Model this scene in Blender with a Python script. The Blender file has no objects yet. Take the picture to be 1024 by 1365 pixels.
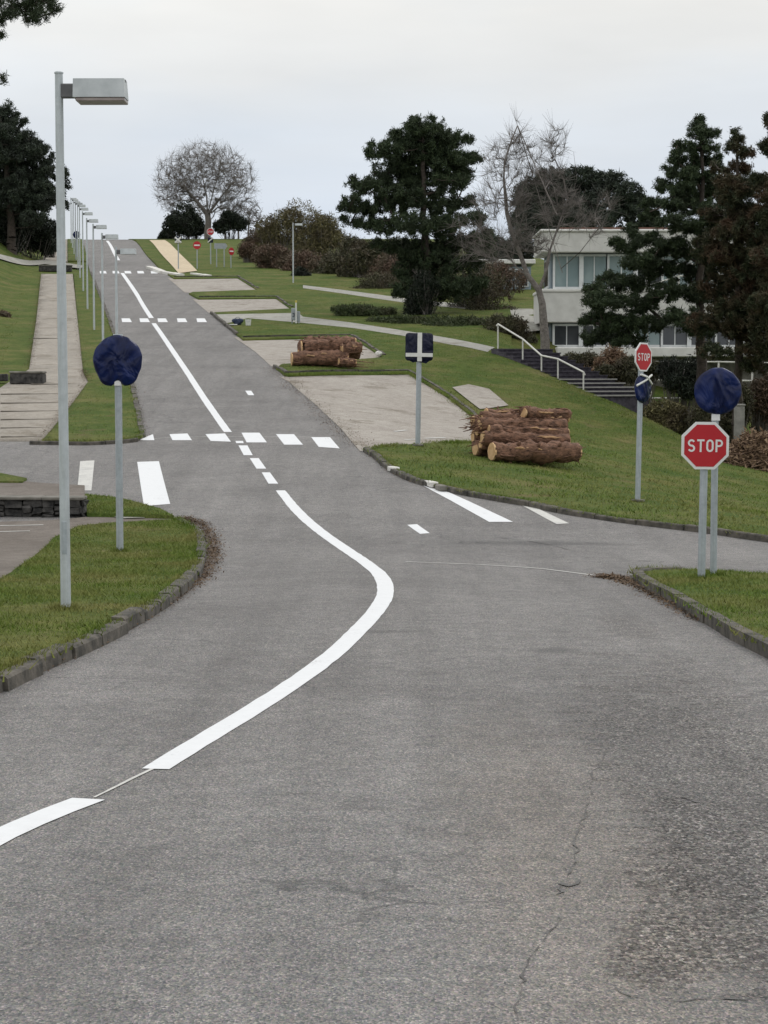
import bpy, bmesh, math, random
import numpy as np
from mathutils import Vector, Matrix

# ------------------------------------------------------------------ camera, world, sun
scene = bpy.context.scene
COL = scene.collection
R = math.radians
FPX, CX, CY, HORIZON = 2600.0, 512.0, 682.5, 500.0      # focal length and centre in photo pixels
PITCH = math.atan((CY - HORIZON) / FPX)

cam_d = bpy.data.cameras.new('camera')
cam = bpy.data.objects.new('camera', cam_d)
COL.objects.link(cam)
cam.location = (0, 0, 0)
cam.rotation_euler = (math.pi / 2 - PITCH, 0, 0)
cam_d.sensor_fit = 'VERTICAL'
cam_d.sensor_height = 36.0
cam_d.lens = FPX / 1365.0 * 36.0
cam_d.clip_start = 0.1
cam_d.clip_end = 3000
scene.camera = cam

SUN_EL, SUN_AZ = R(48), R(35)
w = bpy.data.worlds.new('World')
scene.world = w
w.use_nodes = True
nt = w.node_tree
nt.nodes.clear()
def N(t, ty, **kw):
    n = t.nodes.new(ty)
    for k, v in kw.items():
        if k in n.inputs.keys() if isinstance(k, str) else False:
            n.inputs[k].default_value = v
        else:
            setattr(n, k, v)
    return n
out = nt.nodes.new('ShaderNodeOutputWorld')
bg = nt.nodes.new('ShaderNodeBackground')
bg.inputs['Strength'].default_value = 0.1
sky = nt.nodes.new('ShaderNodeTexSky')
sky.sky_type = 'NISHITA'
sky.sun_disc = False
sky.sun_elevation = SUN_EL
sky.sun_rotation = SUN_AZ
sky.air_density = 1.0
sky.dust_density = 2.0
tc = nt.nodes.new('ShaderNodeTexCoord')
sep = nt.nodes.new('ShaderNodeSeparateXYZ')
nt.links.new(tc.outputs['Generated'], sep.inputs[0])
# overcast layer: brighter towards the zenith than at the horizon
el = nt.nodes.new('ShaderNodeValToRGB')
el.color_ramp.elements[0].position = 0.0
el.color_ramp.elements[0].color = (6.9, 7.3, 7.9, 1)
el.color_ramp.elements[1].position = 1.0
el.color_ramp.elements[1].color = (13.5, 13.5, 13.4, 1)
e = el.color_ramp.elements.new(0.10); e.color = (7.2, 7.65, 8.25, 1)
e = el.color_ramp.elements.new(0.19); e.color = (8.9, 8.95, 8.8, 1)
e = el.color_ramp.elements.new(0.40); e.color = (10.5, 10.5, 10.3, 1)
nt.links.new(sep.outputs['Z'], el.inputs['Fac'])
cmap = nt.nodes.new('ShaderNodeMapping')
cmap.inputs['Scale'].default_value = (2.2, 2.2, 9.0)
nt.links.new(tc.outputs['Generated'], cmap.inputs['Vector'])
cn = nt.nodes.new('ShaderNodeTexNoise')
cn.inputs['Scale'].default_value = 1.6
cn.inputs['Detail'].default_value = 5
cn.inputs['Roughness'].default_value = 0.5
nt.links.new(cmap.outputs[0], cn.inputs['Vector'])
cr = nt.nodes.new('ShaderNodeMapRange')
cr.inputs['From Min'].default_value = 0.3
cr.inputs['From Max'].default_value = 0.7
cr.inputs['To Min'].default_value = 0.89
cr.inputs['To Max'].default_value = 1.08
nt.links.new(cn.outputs['Fac'], cr.inputs['Value'])
cmul = nt.nodes.new('ShaderNodeVectorMath')
cmul.operation = 'SCALE'
nt.links.new(el.outputs['Color'], cmul.inputs[0])
nt.links.new(cr.outputs[0], cmul.inputs['Scale'])
mx = nt.nodes.new('ShaderNodeMix')
mx.data_type = 'RGBA'
mx.inputs['Factor'].default_value = 0.94
nt.links.new(sky.outputs[0], mx.inputs[6])
cn2 = nt.nodes.new('ShaderNodeTexNoise')
cn2.inputs['Scale'].default_value = 1.1
cn2.inputs['Detail'].default_value = 4
nt.links.new(cmap.outputs[0], cn2.inputs['Vector'])
ct = nt.nodes.new('ShaderNodeValToRGB')
ct.color_ramp.elements[0].position = .38
ct.color_ramp.elements[0].color = (.95, .985, 1.03, 1)
ct.color_ramp.elements[1].position = .60
ct.color_ramp.elements[1].color = (1.02, 1.005, .985, 1)
nt.links.new(cn2.outputs['Fac'], ct.inputs['Fac'])
ctm = nt.nodes.new('ShaderNodeMix')
ctm.data_type = 'RGBA'
ctm.blend_type = 'MULTIPLY'
ctm.inputs['Factor'].default_value = 1.0
nt.links.new(cmul.outputs[0], ctm.inputs[6])
nt.links.new(ct.outputs[0], ctm.inputs[7])
nt.links.new(ctm.outputs[2], mx.inputs[7])
nt.links.new(mx.outputs[2], bg.inputs['Color'])
nt.links.new(bg.outputs[0], out.inputs[0])

sun_d = bpy.data.lights.new('sun', 'SUN')
sun_d.energy = 0.7
sun_d.angle = R(25)
sun_d.color = (1.0, 0.96, 0.9)
sun = bpy.data.objects.new('sun', sun_d)
COL.objects.link(sun)
sun.rotation_euler = (math.pi / 2 - SUN_EL, 0, -SUN_AZ + math.pi)
sun.location = (0, 0, 60)

vs = scene.view_settings
vs.view_transform = 'Standard'
vs.look = 'None'
vs.exposure = 0.0
vs.gamma = 1.0

rng = np.random.default_rng(7)
random.seed(7)

# ------------------------------------------------------------------ terrain function
def hermite(xs, ys):
    xs = np.array(xs, float); ys = np.array(ys, float)
    d = np.diff(ys) / np.diff(xs)
    m = np.empty_like(ys)
    m[0], m[-1] = d[0], d[-1]
    h = np.diff(xs)
    w1 = 2*h[1:] + h[:-1]; w2 = h[1:] + 2*h[:-1]
    same = d[:-1]*d[1:] > 0
    dl = np.where(same, d[:-1], 1.0); dr = np.where(same, d[1:], 1.0)
    m[1:-1] = np.where(same, (w1 + w2)/(w1/dl + w2/dr), 0.0)
    def fn(x):
        x = np.clip(np.asarray(x, float), xs[0], xs[-1])
        i = np.clip(np.searchsorted(xs, x) - 1, 0, len(xs) - 2)
        hh = xs[i + 1] - xs[i]
        t = (x - xs[i]) / hh
        return ((2*t**3 - 3*t**2 + 1) * ys[i] + (t**3 - 2*t**2 + t) * hh * m[i]
                + (-2*t**3 + 3*t**2) * ys[i+1] + (t**3 - t**2) * hh * m[i+1])
    return fn
z_road = hermite([-60, 0, 4, 8, 13, 20, 27, 32, 40, 52, 60, 75, 90, 105, 120, 150, 180, 210, 240, 256, 280, 320, 400, 900],
                 [-1.0, -1.7, -1.95, -2.2, -2.4, -2.53, -2.75, -2.85, -2.5, -1.7, -1.0, .5, 2.0, 3.45, 5.0, 8.1, 11, 14, 16.5, 17.4, 17.5, 16, 10, -25])
g_fall = hermite([-60, 25, 38, 46, 62, 72, 82, 900], [0, 0, .06, .15, .17, .09, .0, 0])
e_edge = hermite([-60, 30, 45, 62, 72, 80, 88, 100, 130, 900], [60, 40, 24, 17, 14.4, 13.2, 14.5, 22, 34, 60])
z_low = hermite([-60, 30, 60, 75, 92, 105, 120, 150, 200, 260, 900], [-6, -5.2, -4.2, -2.9, -.8, 1.6, 4.4, 6.8, 9.5, 11, -30])
def x_road(y):
    y = np.asarray(y, float)
    return -3.5 - 0.161 * (np.maximum(y, 26) - 52)
def sp(x, k=1.0):
    x = np.asarray(x, float) / k
    return k * np.where(x > 20, x, np.log1p(np.exp(np.minimum(x, 20))))
def H(x, y):
    x = np.asarray(x, float); y = np.asarray(y, float)
    s = x - x_road(y)
    z = z_road(y)
    e = e_edge(y)
    z = z - g_fall(y) * (sp(s - 4, 1.0) - sp(s - e, 1.0))
    z = z - 0.45 * sp(s - e, .6)
    lo = z_low(y)
    k = .35
    z = lo + sp(z - lo, k)
    wl = np.clip((y - 58) / 30, 0, 1)
    wf = np.clip((y - 125) / 40, 0, 1)
    bank = (.5 + .45*wf) * sp(-(s + 8.8 - .7*wf), .5)
    bank = 4.5 * np.tanh(bank / 4.5)
    return z + wl * wl * (3 - 2 * wl) * bank

cp, sn = math.cos(PITCH), math.sin(PITCH)
def ray(px, py):
    u = (px - CX) / FPX; v = (CY - py) / FPX
    return np.array([u, cp + v * sn, -sn + v * cp])
def P(px, py, d):
    r = ray(px, py)
    return r * (d / r[1])
TT = np.concatenate([np.arange(3, 120, .1), np.arange(120, 420, .25)])
def G(px, py, dz=0.0):
    r = ray(px, py)
    pts = TT[:, None] * r[None, :] / r[1]
    below = pts[:, 2] < H(pts[:, 0], pts[:, 1]) + dz
    if not below.any():
        d = 250.0
        x = r[0] / r[1] * d
        return np.array([x, d, float(H(x, d)) + dz])
    i = int(np.argmax(below))
    a, b = TT[max(i - 1, 0)], TT[i]
    for _ in range(24):
        m = (a + b) / 2
        q = r / r[1] * m
        if q[2] < float(H(q[0], q[1])) + dz: b = m
        else: a = m
    q = r / r[1] * b
    return np.array([q[0], q[1], float(H(q[0], q[1])) + dz])
def S(px, d):
    return px * d / FPX
def ground(x, y, dz=0):
    return np.array([x, y, float(H(x, y)) + dz])

# ------------------------------------------------------------------ tagging and building
def tag(o, label=None, cat=None, group=None, kind=None):
    if label: o['label'] = label
    if cat: o['category'] = cat
    if group: o['group'] = group
    if kind: o['kind'] = kind
    return o
def thing(name, loc, label, cat, group=None, rz=0.0):
    o = bpy.data.objects.new(name, None)
    COL.objects.link(o)
    o.empty_display_size = .2
    o.location = [float(c) for c in loc]
    o.rotation_euler = (0, 0, rz)
    return tag(o, label, cat, group)
def copy_tree(o, parent=None):
    c = o.copy()
    COL.objects.link(c)
    if parent is not None: c.parent = parent
    for ch in o.children: copy_tree(ch, c)
    return c

class MB:
    def __init__(s): s.v, s.f, s.n = [], [], 0
    def add(s, verts, faces):
        verts = np.asarray(verts, float).reshape(-1, 3)
        s.v.append(verts)
        s.f.extend([tuple(int(i) + s.n for i in fc) for fc in faces])
        s.n += len(verts)
    def box(s, c, size, rz=0.0, bev=0.0):
        x, y, z = [d / 2 for d in size]
        if bev <= 0:
            v = np.array([(-x,-y,-z),(x,-y,-z),(x,y,-z),(-x,y,-z),(-x,-y,z),(x,-y,z),(x,y,z),(-x,y,z)], float)
            f = [(0,3,2,1),(4,5,6,7),(0,1,5,4),(1,2,6,5),(2,3,7,6),(3,0,4,7)]
        else:
            b = min(bev, x*.9, y*.9, z*.9)
            v = []; 
            for sx in (-1,1):
                for sy in (-1,1):
                    for sz in (-1,1):
                        v += [(sx*(x-b),sy*(y-b),sz*z),(sx*(x-b),sy*y,sz*(z-b)),(sx*x,sy*(y-b),sz*(z-b))]
            bm = bmesh.new()
            for q in v: bm.verts.new(q)
            bmesh.ops.convex_hull(bm, input=bm.verts)
            bm.verts.index_update()
            v = np.array([q.co[:] for q in bm.verts]); f = [tuple(q.index for q in fc.verts) for fc in bm.faces]
            bm.free()
        if rz:
            ca, sa = math.cos(rz), math.sin(rz)
            v = np.stack([v[:,0]*ca - v[:,1]*sa, v[:,0]*sa + v[:,1]*ca, v[:,2]], 1)
        s.add(v + np.array(c, float), f)
    def tube(s, path, radii, sides=8, caps=True, squash=None):
        path = np.asarray(path, float)
        n = len(path)
        radii = np.full(n, radii, float) if np.isscalar(radii) else np.asarray(radii, float)
        tang = np.gradient(path, axis=0)
        tang /= np.linalg.norm(tang, axis=1)[:, None] + 1e-9
        up = np.array([0, 0, 1.0]) if abs(tang[0][2]) < .9 else np.array([0, 1.0, 0])
        ang = np.linspace(0, 2*math.pi, sides, endpoint=False)
        rings = []
        for i in range(n):
            a = np.cross(tang[i], up); a /= np.linalg.norm(a) + 1e-9
            b = np.cross(a, tang[i])
            rr = radii[i] if squash is None else radii[i] * squash[i]
            rings.append(path[i] + (np.cos(ang)[:,None]*a + np.sin(ang)[:,None]*b) * (rr if np.isscalar(rr) or np.ndim(rr)==0 else rr[:,None]))
        f = []
        for i in range(n-1):
            for k in range(sides):
                k2 = (k+1) % sides
                f.append((i*sides+k, i*sides+k2, (i+1)*sides+k2, (i+1)*sides+k))
        if caps:
            f.append(tuple(range(sides-1, -1, -1)))
            f.append(tuple((n-1)*sides + k for k in range(sides)))
        s.add(np.concatenate(rings), f)
    def segs(s, a, b, ra, rb, sides=3):
        """many frusta at once"""
        a = np.asarray(a, float); b = np.asarray(b, float)
        if len(a) == 0: return
        t = b - a; t /= np.linalg.norm(t, axis=1)[:, None] + 1e-9
        ref = np.where(np.abs(t[:, 2:3]) < .9, np.array([[0, 0, 1.0]]), np.array([[0, 1.0, 0]]))
        u = np.cross(t, ref); u /= np.linalg.norm(u, axis=1)[:, None] + 1e-9
        v = np.cross(u, t)
        ang = np.linspace(0, 2*math.pi, sides, endpoint=False)
        ring = np.cos(ang)[None,:,None]*u[:,None,:] + np.sin(ang)[None,:,None]*v[:,None,:]
        A = a[:,None,:] + ring*np.asarray(ra)[:,None,None]
        B = b[:,None,:] + ring*np.asarray(rb)[:,None,None]
        verts = np.concatenate([A, B], 1).reshape(-1, 3)
        fs = []
        for i in range(len(a)):
            o = i*2*sides
            for k in range(sides):
                k2 = (k+1) % sides
                fs.append((o+k, o+k2, o+sides+k2, o+sides+k))
        s.add(verts, fs)
    def tris(s, v):
        v = np.asarray(v, float).reshape(-1, 3)
        n = len(v)//3
        s.add(v, [(3*i, 3*i+1, 3*i+2) for i in range(n)])
    def build(s, name, mat, parent=None, origin=None, smooth=False):
        v = np.concatenate(s.v) if s.v else np.zeros((0, 3))
        if origin is not None: v = v - np.array(origin, float)
        me = bpy.data.meshes.new(name)
        me.from_pydata(v.tolist(), [], s.f)
        if smooth:
            me.polygons.foreach_set('use_smooth', [True]*len(me.polygons))
        me.update()
        o = bpy.data.objects.new(name, me)
        COL.objects.link(o)
        if mat: me.materials.append(mat)
        if parent is not None: o.parent = parent
        return o

def catmull(pts, n=8, closed=False):
    pts = [np.asarray(p, float) for p in pts]
    res = []
    m = len(pts)
    for i in range(m if closed else m-1):
        p0 = pts[(i-1) % m] if closed or i > 0 else 2*pts[0]-pts[1]
        p1, p2 = pts[i], pts[(i+1) % m]
        p3 = pts[(i+2) % m] if closed or i+2 < m else 2*pts[-1]-pts[-2]
        for k in range(n):
            t = k/n
            res.append(.5*((2*p1)+(-p0+p2)*t+(2*p0-5*p1+4*p2-p3)*t*t+(-p0+3*p1-3*p2+p3)*t**3))
    if not closed: res.append(pts[-1])
    return res
def gp(pts, dz=0.0):
    return [G(p[0], p[1], dz)[:2] for p in pts]

def drape(name, poly, dz, mat, step=1.0, skirt=0.0, parent=None, zfn=None):
    """polygon (xy) laid over the terrain as a sheet"""
    bm = bmesh.new()
    vs_ = [bm.verts.new((float(p[0]), float(p[1]), 0)) for p in poly]
    bm.faces.new(vs_).normal_update()
    bmesh.ops.triangulate(bm, faces=bm.faces[:], ngon_method='EAR_CLIP')
    xs = [p[0] for p in poly]; ys = [p[1] for p in poly]
    for ax, (lo, hi) in ((0, (min(xs), max(xs))), (1, (min(ys), max(ys)))):
        st = step
        c = math.ceil(lo/st)*st
        while c < hi:
            co = (c+1e-5, 0, 0) if ax == 0 else (0, c+1e-5, 0)
            no = (1, 0, 0) if ax == 0 else (0, 1, 0)
            bmesh.ops.bisect_plane(bm, geom=bm.verts[:]+bm.edges[:]+bm.faces[:], plane_co=co, plane_no=no, dist=1e-6)
            c += st
    bmesh.ops.triangulate(bm, faces=[f for f in bm.faces if len(f.verts) > 4])
    arr = np.array([v.co[:] for v in bm.verts])
    z = H(arr[:, 0], arr[:, 1]) + dz if zfn is None else zfn(arr[:, 0], arr[:, 1])
    for v, zz in zip(bm.verts, z): v.co.z = float(zz)
    for f in bm.faces:
        f.normal_update()
        if f.normal.z < 0: f.normal_flip()
        f.smooth = True
    if skirt > 0:
        be = [e_ for e_ in bm.edges if e_.is_boundary]
        r_ = bmesh.ops.extrude_edge_only(bm, edges=be)
        for g_ in r_['geom']:
            if isinstance(g_, bmesh.types.BMVert): g_.co.z -= skirt
    me = bpy.data.meshes.new(name)
    bm.to_mesh(me); bm.free()
    o = bpy.data.objects.new(name, me)
    COL.objects.link(o)
    me.materials.append(mat)
    if parent is not None: o.parent = parent
    return o

# ------------------------------------------------------------------ materials
def mat_new(name):
    m = bpy.data.materials.new(name)
    m.use_nodes = True
    t = m.node_tree
    b = t.nodes['Principled BSDF']
    return m, t, b
def noise(t, vec, scale, detail=4, rough=.55, dist=0.0):
    n = t.nodes.new('ShaderNodeTexNoise')
    n.inputs['Scale'].default_value = scale
    n.inputs['Detail'].default_value = detail
    n.inputs['Roughness'].default_value = rough
    n.inputs['Distortion'].default_value = dist
    if vec is not None: t.links.new(vec, n.inputs['Vector'])
    return n.outputs['Fac']
def ramp(t, fac, stops):
    r = t.nodes.new('ShaderNodeValToRGB')
    els = r.color_ramp.elements
    els[0].position, els[0].color = stops[0][0], (*stops[0][1], 1)
    els[1].position, els[1].color = stops[-1][0], (*stops[-1][1], 1)
    for p, c in stops[1:-1]:
        e_ = els.new(p); e_.color = (*c, 1)
    t.links.new(fac, r.inputs['Fac'])
    return r.outputs['Color']
def mixc(t, fac, a, b, mode='MIX'):
    m = t.nodes.new('ShaderNodeMix')
    m.data_type = 'RGBA'; m.blend_type = mode
    for sock, val in ((m.inputs[0], fac), (m.inputs[6], a), (m.inputs[7], b)):
        if isinstance(val, (int, float)): sock.default_value = val
        elif isinstance(val, tuple): sock.default_value = (*val, 1)
        else: t.links.new(val, sock)
    return m.outputs[2]
def maprange(t, val, a, b, c=0.0, d=1.0):
    m = t.nodes.new('ShaderNodeMapRange')
    t.links.new(val, m.inputs[0])
    for i, q in enumerate((a, b, c, d)): m.inputs[i+1].default_value = q
    return m.outputs[0]
def math_(t, op, a, b=None):
    m = t.nodes.new('ShaderNodeMath'); m.operation = op
    for i, q in enumerate((a, b)):
        if q is None: continue
        if isinstance(q, (int, float)): m.inputs[i].default_value = q
        else: t.links.new(q, m.inputs[i])
    return m.outputs[0]
def objco(t, scale=None):
    tc_ = t.nodes.new('ShaderNodeTexCoord')
    if scale is None: return tc_.outputs['Object']
    mp = t.nodes.new('ShaderNodeMapping')
    mp.inputs['Scale'].default_value = scale
    t.links.new(tc_.outputs['Object'], mp.inputs['Vector'])
    return mp.outputs[0]
def bump(t, b, h, strength=.3, dist=.02):
    bn = t.nodes.new('ShaderNodeBump')
    bn.inputs['Strength'].default_value = strength
    bn.inputs['Distance'].default_value = dist
    t.links.new(h, bn.inputs['Height'])
    t.links.new(bn.outputs[0], b.inputs['Normal'])
def simple(name, c1, c2=None, scale=4.0, rough=.7, metal=0.0, detail=5, bmp=0.0, bscale=None, stretch=None, lo=.35, hi=.65):
    m, t, b = mat_new(name)
    b.inputs['Roughness'].default_value = rough
    b.inputs['Metallic'].default_value = metal
    if c2 is None: c2 = tuple(c*.8 for c in c1)
    co = objco(t, stretch)
    n = noise(t, co, scale, detail)
    t.links.new(ramp(t, n, [(lo, c1), (hi, c2)]), b.inputs['Base Color'])
    if bmp:
        bump(t, b, noise(t, co, bscale or scale*4, 4), bmp)
    return m

def pxw(px, py, d):
    r = ray(px, py); return (r[0]/r[1]*d, d)
def make_asphalt():
    m, t, b = mat_new('asphalt')
    co = objco(t)
    co2 = objco(t, (1, .55, 1))
    vor = t.nodes.new('ShaderNodeTexVoronoi')
    vor.inputs['Scale'].default_value = 135
    t.links.new(co2, vor.inputs['Vector'])
    vor2 = t.nodes.new('ShaderNodeTexVoronoi')
    vor2.inputs['Scale'].default_value = 75
    t.links.new(co2, vor2.inputs['Vector'])
    mid = noise(t, co, 5.5, 5, .65)
    big = noise(t, co, .35, 5, .6, .6)
    base = ramp(t, big, [(.3, (.174, .171, .169)), (.5, (.206, .203, .200)), (.7, (.231, .227, .223))])
    base = mixc(t, .6, base, ramp(t, mid, [(.3, (.72, .72, .72)), (.7, (1.24, 1.23, 1.22))]), 'MULTIPLY')
    sepc = t.nodes.new('ShaderNodeSeparateColor'); t.links.new(vor.outputs['Color'], sepc.inputs[0])
    sep2 = t.nodes.new('ShaderNodeSeparateColor'); t.links.new(vor2.outputs['Color'], sep2.inputs[0])
    chips = ramp(t, sepc.outputs[0], [(0, (.42, .42, .43)), (.25, (.74, .73, .75)), (.6, (1.05, 1.04, 1.02)), (.9, (1.35, 1.3, 1.24)), (1, (2.1, 2.05, 2.0))])
    base = mixc(t, .72, base, chips, 'MULTIPLY')
    base = mixc(t, .40, base, ramp(t, sep2.outputs[1], [(0, (.66, .66, .68)), (.5, (1, 1, 1)), (1, (1.34, 1.32, 1.29))]), 'MULTIPLY')
    base = mixc(t, .10, base, vor.outputs['Color'], 'SOFT_LIGHT')
    base = mixc(t, .8, base, ramp(t, noise(t, co2, 52, 5, .8), [(.3, (.62, .62, .63)), (.5, (1, 1, 1)), (.7, (1.42, 1.40, 1.37))]), 'MULTIPLY')
    st = noise(t, objco(t, (1.6, .09, 1)), 1.2, 4, .6)
    base = mixc(t, .6, base, ramp(t, st, [(.32, (.80, .80, .80)), (.68, (1.12, 1.12, 1.12))]), 'MULTIPLY')
    rag = noise(t, co, 2.6, 6, .72)
    ragx = noise(t, objco(t, (1.2, 4.5, 1)), 2.2, 6, .7)
    def patch(cx, cy, rx, ry, soft=.35, k=1.5, src=None):
        mp = t.nodes.new('ShaderNodeMapping')
        mp.inputs['Location'].default_value = (-cx/rx, -cy/ry, 0)
        mp.inputs['Scale'].default_value = (1/rx, 1/ry, 0)
        tcn = t.nodes.new('ShaderNodeTexCoord')
        t.links.new(tcn.outputs['Object'], mp.inputs['Vector'])
        ln = t.nodes.new('ShaderNodeVectorMath'); ln.operation = 'LENGTH'
        t.links.new(mp.outputs[0], ln.inputs[0])
        q = math_(t, 'ADD', ln.outputs['Value'], math_(t, 'MULTIPLY', math_(t, 'SUBTRACT', src or rag, .5), k))
        return maprange(t, q, 1.0 + soft, 1.0 - soft)
    # lighter, smoother strip left of the old seam; darker lost-surface patches right of it
    coarse = ramp(t, sep2.outputs[0], [(0, (.20, .19, .19)), (.45, (.58, .56, .55)), (.8, (.95, .93, .90)), (1, (1.5, 1.48, 1.45))])
    dark = mixc(t, 1.0, base, coarse, 'MULTIPLY')
    for (px, py, d, rx, ry, k_) in ((975, 1060, 10.5, .62, 5.5, .68), (920, 900, 15.5, .35, 1.6, .45), (840, 830, 19.5, .30, 1.2, .4), (905, 1190, 8.4, .12, .35, .8), (985, 1230, 8.0, .42, 1.6, .75), (900, 1310, 7.3, .22, .5, .85), (960, 1100, 9.6, .30, .7, .6), (905, 1066, 10.4, .10, .25, .9), (1010, 980, 13, .5, 1.6, .4), (870, 1340, 6.9, .16, .35, .8)):
        x, y = pxw(px, py, d)
        base = mixc(t, math_(t, 'MULTIPLY', patch(x, y, rx, ry, .25, 2.4, ragx), k_), base, dark)
    for (px, py, d, rx, ry) in ((730, 712, 33, 1.4, .35), (740, 868, 17.5, .18, .25), (520, 838, 19, .28, .12)):
        x, y = pxw(px, py, d)
        base = mixc(t, math_(t, 'MULTIPLY', patch(x, y, rx, ry, .4, 1.6), .45), base, (.06, .06, .06))
    # tawny dirt washed to the seam
    x, y = pxw(770, 1180, 8.6)
    base = mixc(t, math_(t, 'MULTIPLY', patch(x, y, .5, 4.5, .5, 1.5), .35), base, mixc(t, 1.0, base, (1.12, 1.0, .86), 'MULTIPLY'))
    vo = t.nodes.new('ShaderNodeTexVoronoi')
    vo.feature = 'DISTANCE_TO_EDGE'
    vo.inputs['Scale'].default_value = .42
    wob = t.nodes.new('ShaderNodeVectorMath'); wob.operation = 'ADD'
    nz = t.nodes.new('ShaderNodeTexNoise'); nz.inputs['Scale'].default_value = 1.7; nz.inputs['Detail'].default_value = 6
    t.links.new(co, nz.inputs['Vector'])
    t.links.new(co, wob.inputs[0]); t.links.new(nz.outputs['Color'], wob.inputs[1])
    t.links.new(wob.outputs[0], vo.inputs['Vector'])
    ck = maprange(t, vo.outputs['Distance'], .004, .011, 1, 0)
    ck = math_(t, 'MULTIPLY', ck, maprange(t, noise(t, co, .22, 3), .5, .6))
    base = mixc(t, math_(t, 'MULTIPLY', ck, .4), base, (.05, .05, .05))
    t.links.new(base, b.inputs['Base Color'])
    b.inputs['Roughness'].default_value = .88
    b.inputs['Specular IOR Level'].default_value = .25
    bump(t, b, vor.outputs['Distance'], .6, .012)
    return m
def make_grass(name, tint=(1, 1, 1)):
    m, t, b = mat_new(name)
    co = objco(t)
    big = noise(t, co, .42, 6, .7)
    mid = noise(t, co, 3.2, 5, .65)
    fin = noise(t, co, 24, 3, .7)
    c = ramp(t, big, [(.30, (.052, .090, .017)), (.45, (.078, .110, .024)), (.58, (.118, .130, .038)), (.72, (.165, .148, .060))])
    c = mixc(t, .8, c, ramp(t, mid, [(.3, (.62, .68, .55)), (.55, (1, 1, 1)), (.74, (1.35, 1.28, 1.2))]), 'MULTIPLY')
    c = mixc(t, .8, c, ramp(t, fin, [(.3, (.5, .5, .5)), (.7, (1.5, 1.5, 1.5))]), 'MULTIPLY')
    dirt = maprange(t, noise(t, co, .9, 6, .72), .57, .68)
    c = mixc(t, math_(t, 'MULTIPLY', dirt, .55), c, (.150, .110, .062))
    t.links.new(c, b.inputs['Base Color'])
    b.inputs['Roughness'].default_value = .95
    b.inputs['Specular IOR Level'].default_value = .12
    bump(t, b, math_(t, 'ADD', mid, fin), .7, .05)
    return m
def make_gravel(name, c1, c2, dirt=(.12, .095, .06)):
    m, t, b = mat_new(name)
    co = objco(t)
    g1 = noise(t, co, 30, 3, .7)
    big = noise(t, co, .5, 5, .65)
    c = ramp(t, big, [(.3, c1), (.7, c2)])
    c = mixc(t, .8, c, ramp(t, g1, [(.3, (.62, .62, .62)), (.7, (1.4, 1.4, 1.38))]), 'MULTIPLY')
    c = mixc(t, .6, c, ramp(t, noise(t, co, 4, 4), [(.3, (.8, .8, .78)), (.7, (1.15, 1.15, 1.15))]), 'MULTIPLY')
    c = mixc(t, math_(t, 'MULTIPLY', maprange(t, noise(t, co, .8, 6, .72), .54, .68), .7), c, dirt)
    t.links.new(c, b.inputs['Base Color'])
    b.inputs['Roughness'].default_value = .95
    bump(t, b, g1, .5, .02)
    return m
def make_leaf(name, c1, c2, c3=None, rough=.7, nscale=.9):
    m, t, b = mat_new(name)
    geo = t.nodes.new('ShaderNodeNewGeometry')
    c = ramp(t, geo.outputs['Random Per Island'], [(0, c1), (1, c2)])
    if c3 is not None:
        n = noise(t, objco(t), nscale, 4, .6)
        c = mixc(t, maprange(t, n, .44, .66), c, c3)
    t.links.new(c, b.inputs['Base Color'])
    b.inputs['Roughness'].default_value = rough
    b.inputs['Specular IOR Level'].default_value = .25
    return m
def make_paint(name, wear=.15, col=(.82, .83, .84)):
    m, t, b = mat_new(name)
    co = objco(t)
    n = noise(t, co, 30, 4, .75)
    wn = noise(t, co, 3.0, 5, .7)
    f = maprange(t, math_(t, 'ADD', math_(t, 'MULTIPLY', n, .6), math_(t, 'MULTIPLY', wn, .5)), .80-wear, .80)
    c = mixc(t, f, col, (.32, .315, .31))
    c = mixc(t, .5, c, ramp(t, noise(t, co, 9, 3), [(.3, (.92, .92, .92)), (.7, (1.02, 1.02, 1.02))]), 'MULTIPLY')
    t.links.new(c, b.inputs['Base Color'])
    b.inputs['Roughness'].default_value = .7
    bump(t, b, n, .25, .01)
    return m
def make_bark(name, c1, c2, stretch=(1, 1, 1), scale=9):
    m, t, b = mat_new(name)
    co = objco(t, stretch)
    n = noise(t, co, scale, 6, .7, .4)
    c = ramp(t, n, [(.3, c1), (.68, c2)])
    t.links.new(c, b.inputs['Base Color'])
    b.inputs['Roughness'].default_value = .92
    bump(t, b, n, .9, .04)
    return m
def make_galv(name, c1=(.34, .38, .41), c2=(.46, .50, .53)):
    m, t, b = mat_new(name)
    co = objco(t)
    n = noise(t, co, 14, 5, .65)
    c = ramp(t, n, [(.3, c1), (.7, c2)])
    st = noise(t, objco(t, (8, 8, .6)), 3, 3)
    c = mixc(t, .5, c, ramp(t, st, [(.35, (.8, .79, .76)), (.6, (1.05, 1.05, 1.05))]), 'MULTIPLY')
    t.links.new(c, b.inputs['Base Color'])
    b.inputs['Roughness'].default_value = .55
    b.inputs['Metallic'].default_value = .25
    return m
def make_bag(name, col=(.0015, .006, .045), col2=(.004, .016, .100)):
    m, t, b = mat_new(name)
    co = objco(t)
    n = noise(t, co, 3.2, 4, .55, 1.2)
    t.links.new(ramp(t, n, [(.4, col), (.66, col2)]), b.inputs['Base Color'])
    b.inputs['Roughness'].default_value = .33
    b.inputs['Specular IOR Level'].default_value = .30
    bump(t, b, noise(t, objco(t, (1, 1, .6)), 3.4, 2.5, .45, 1.5), .85, .10)
    return m

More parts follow.
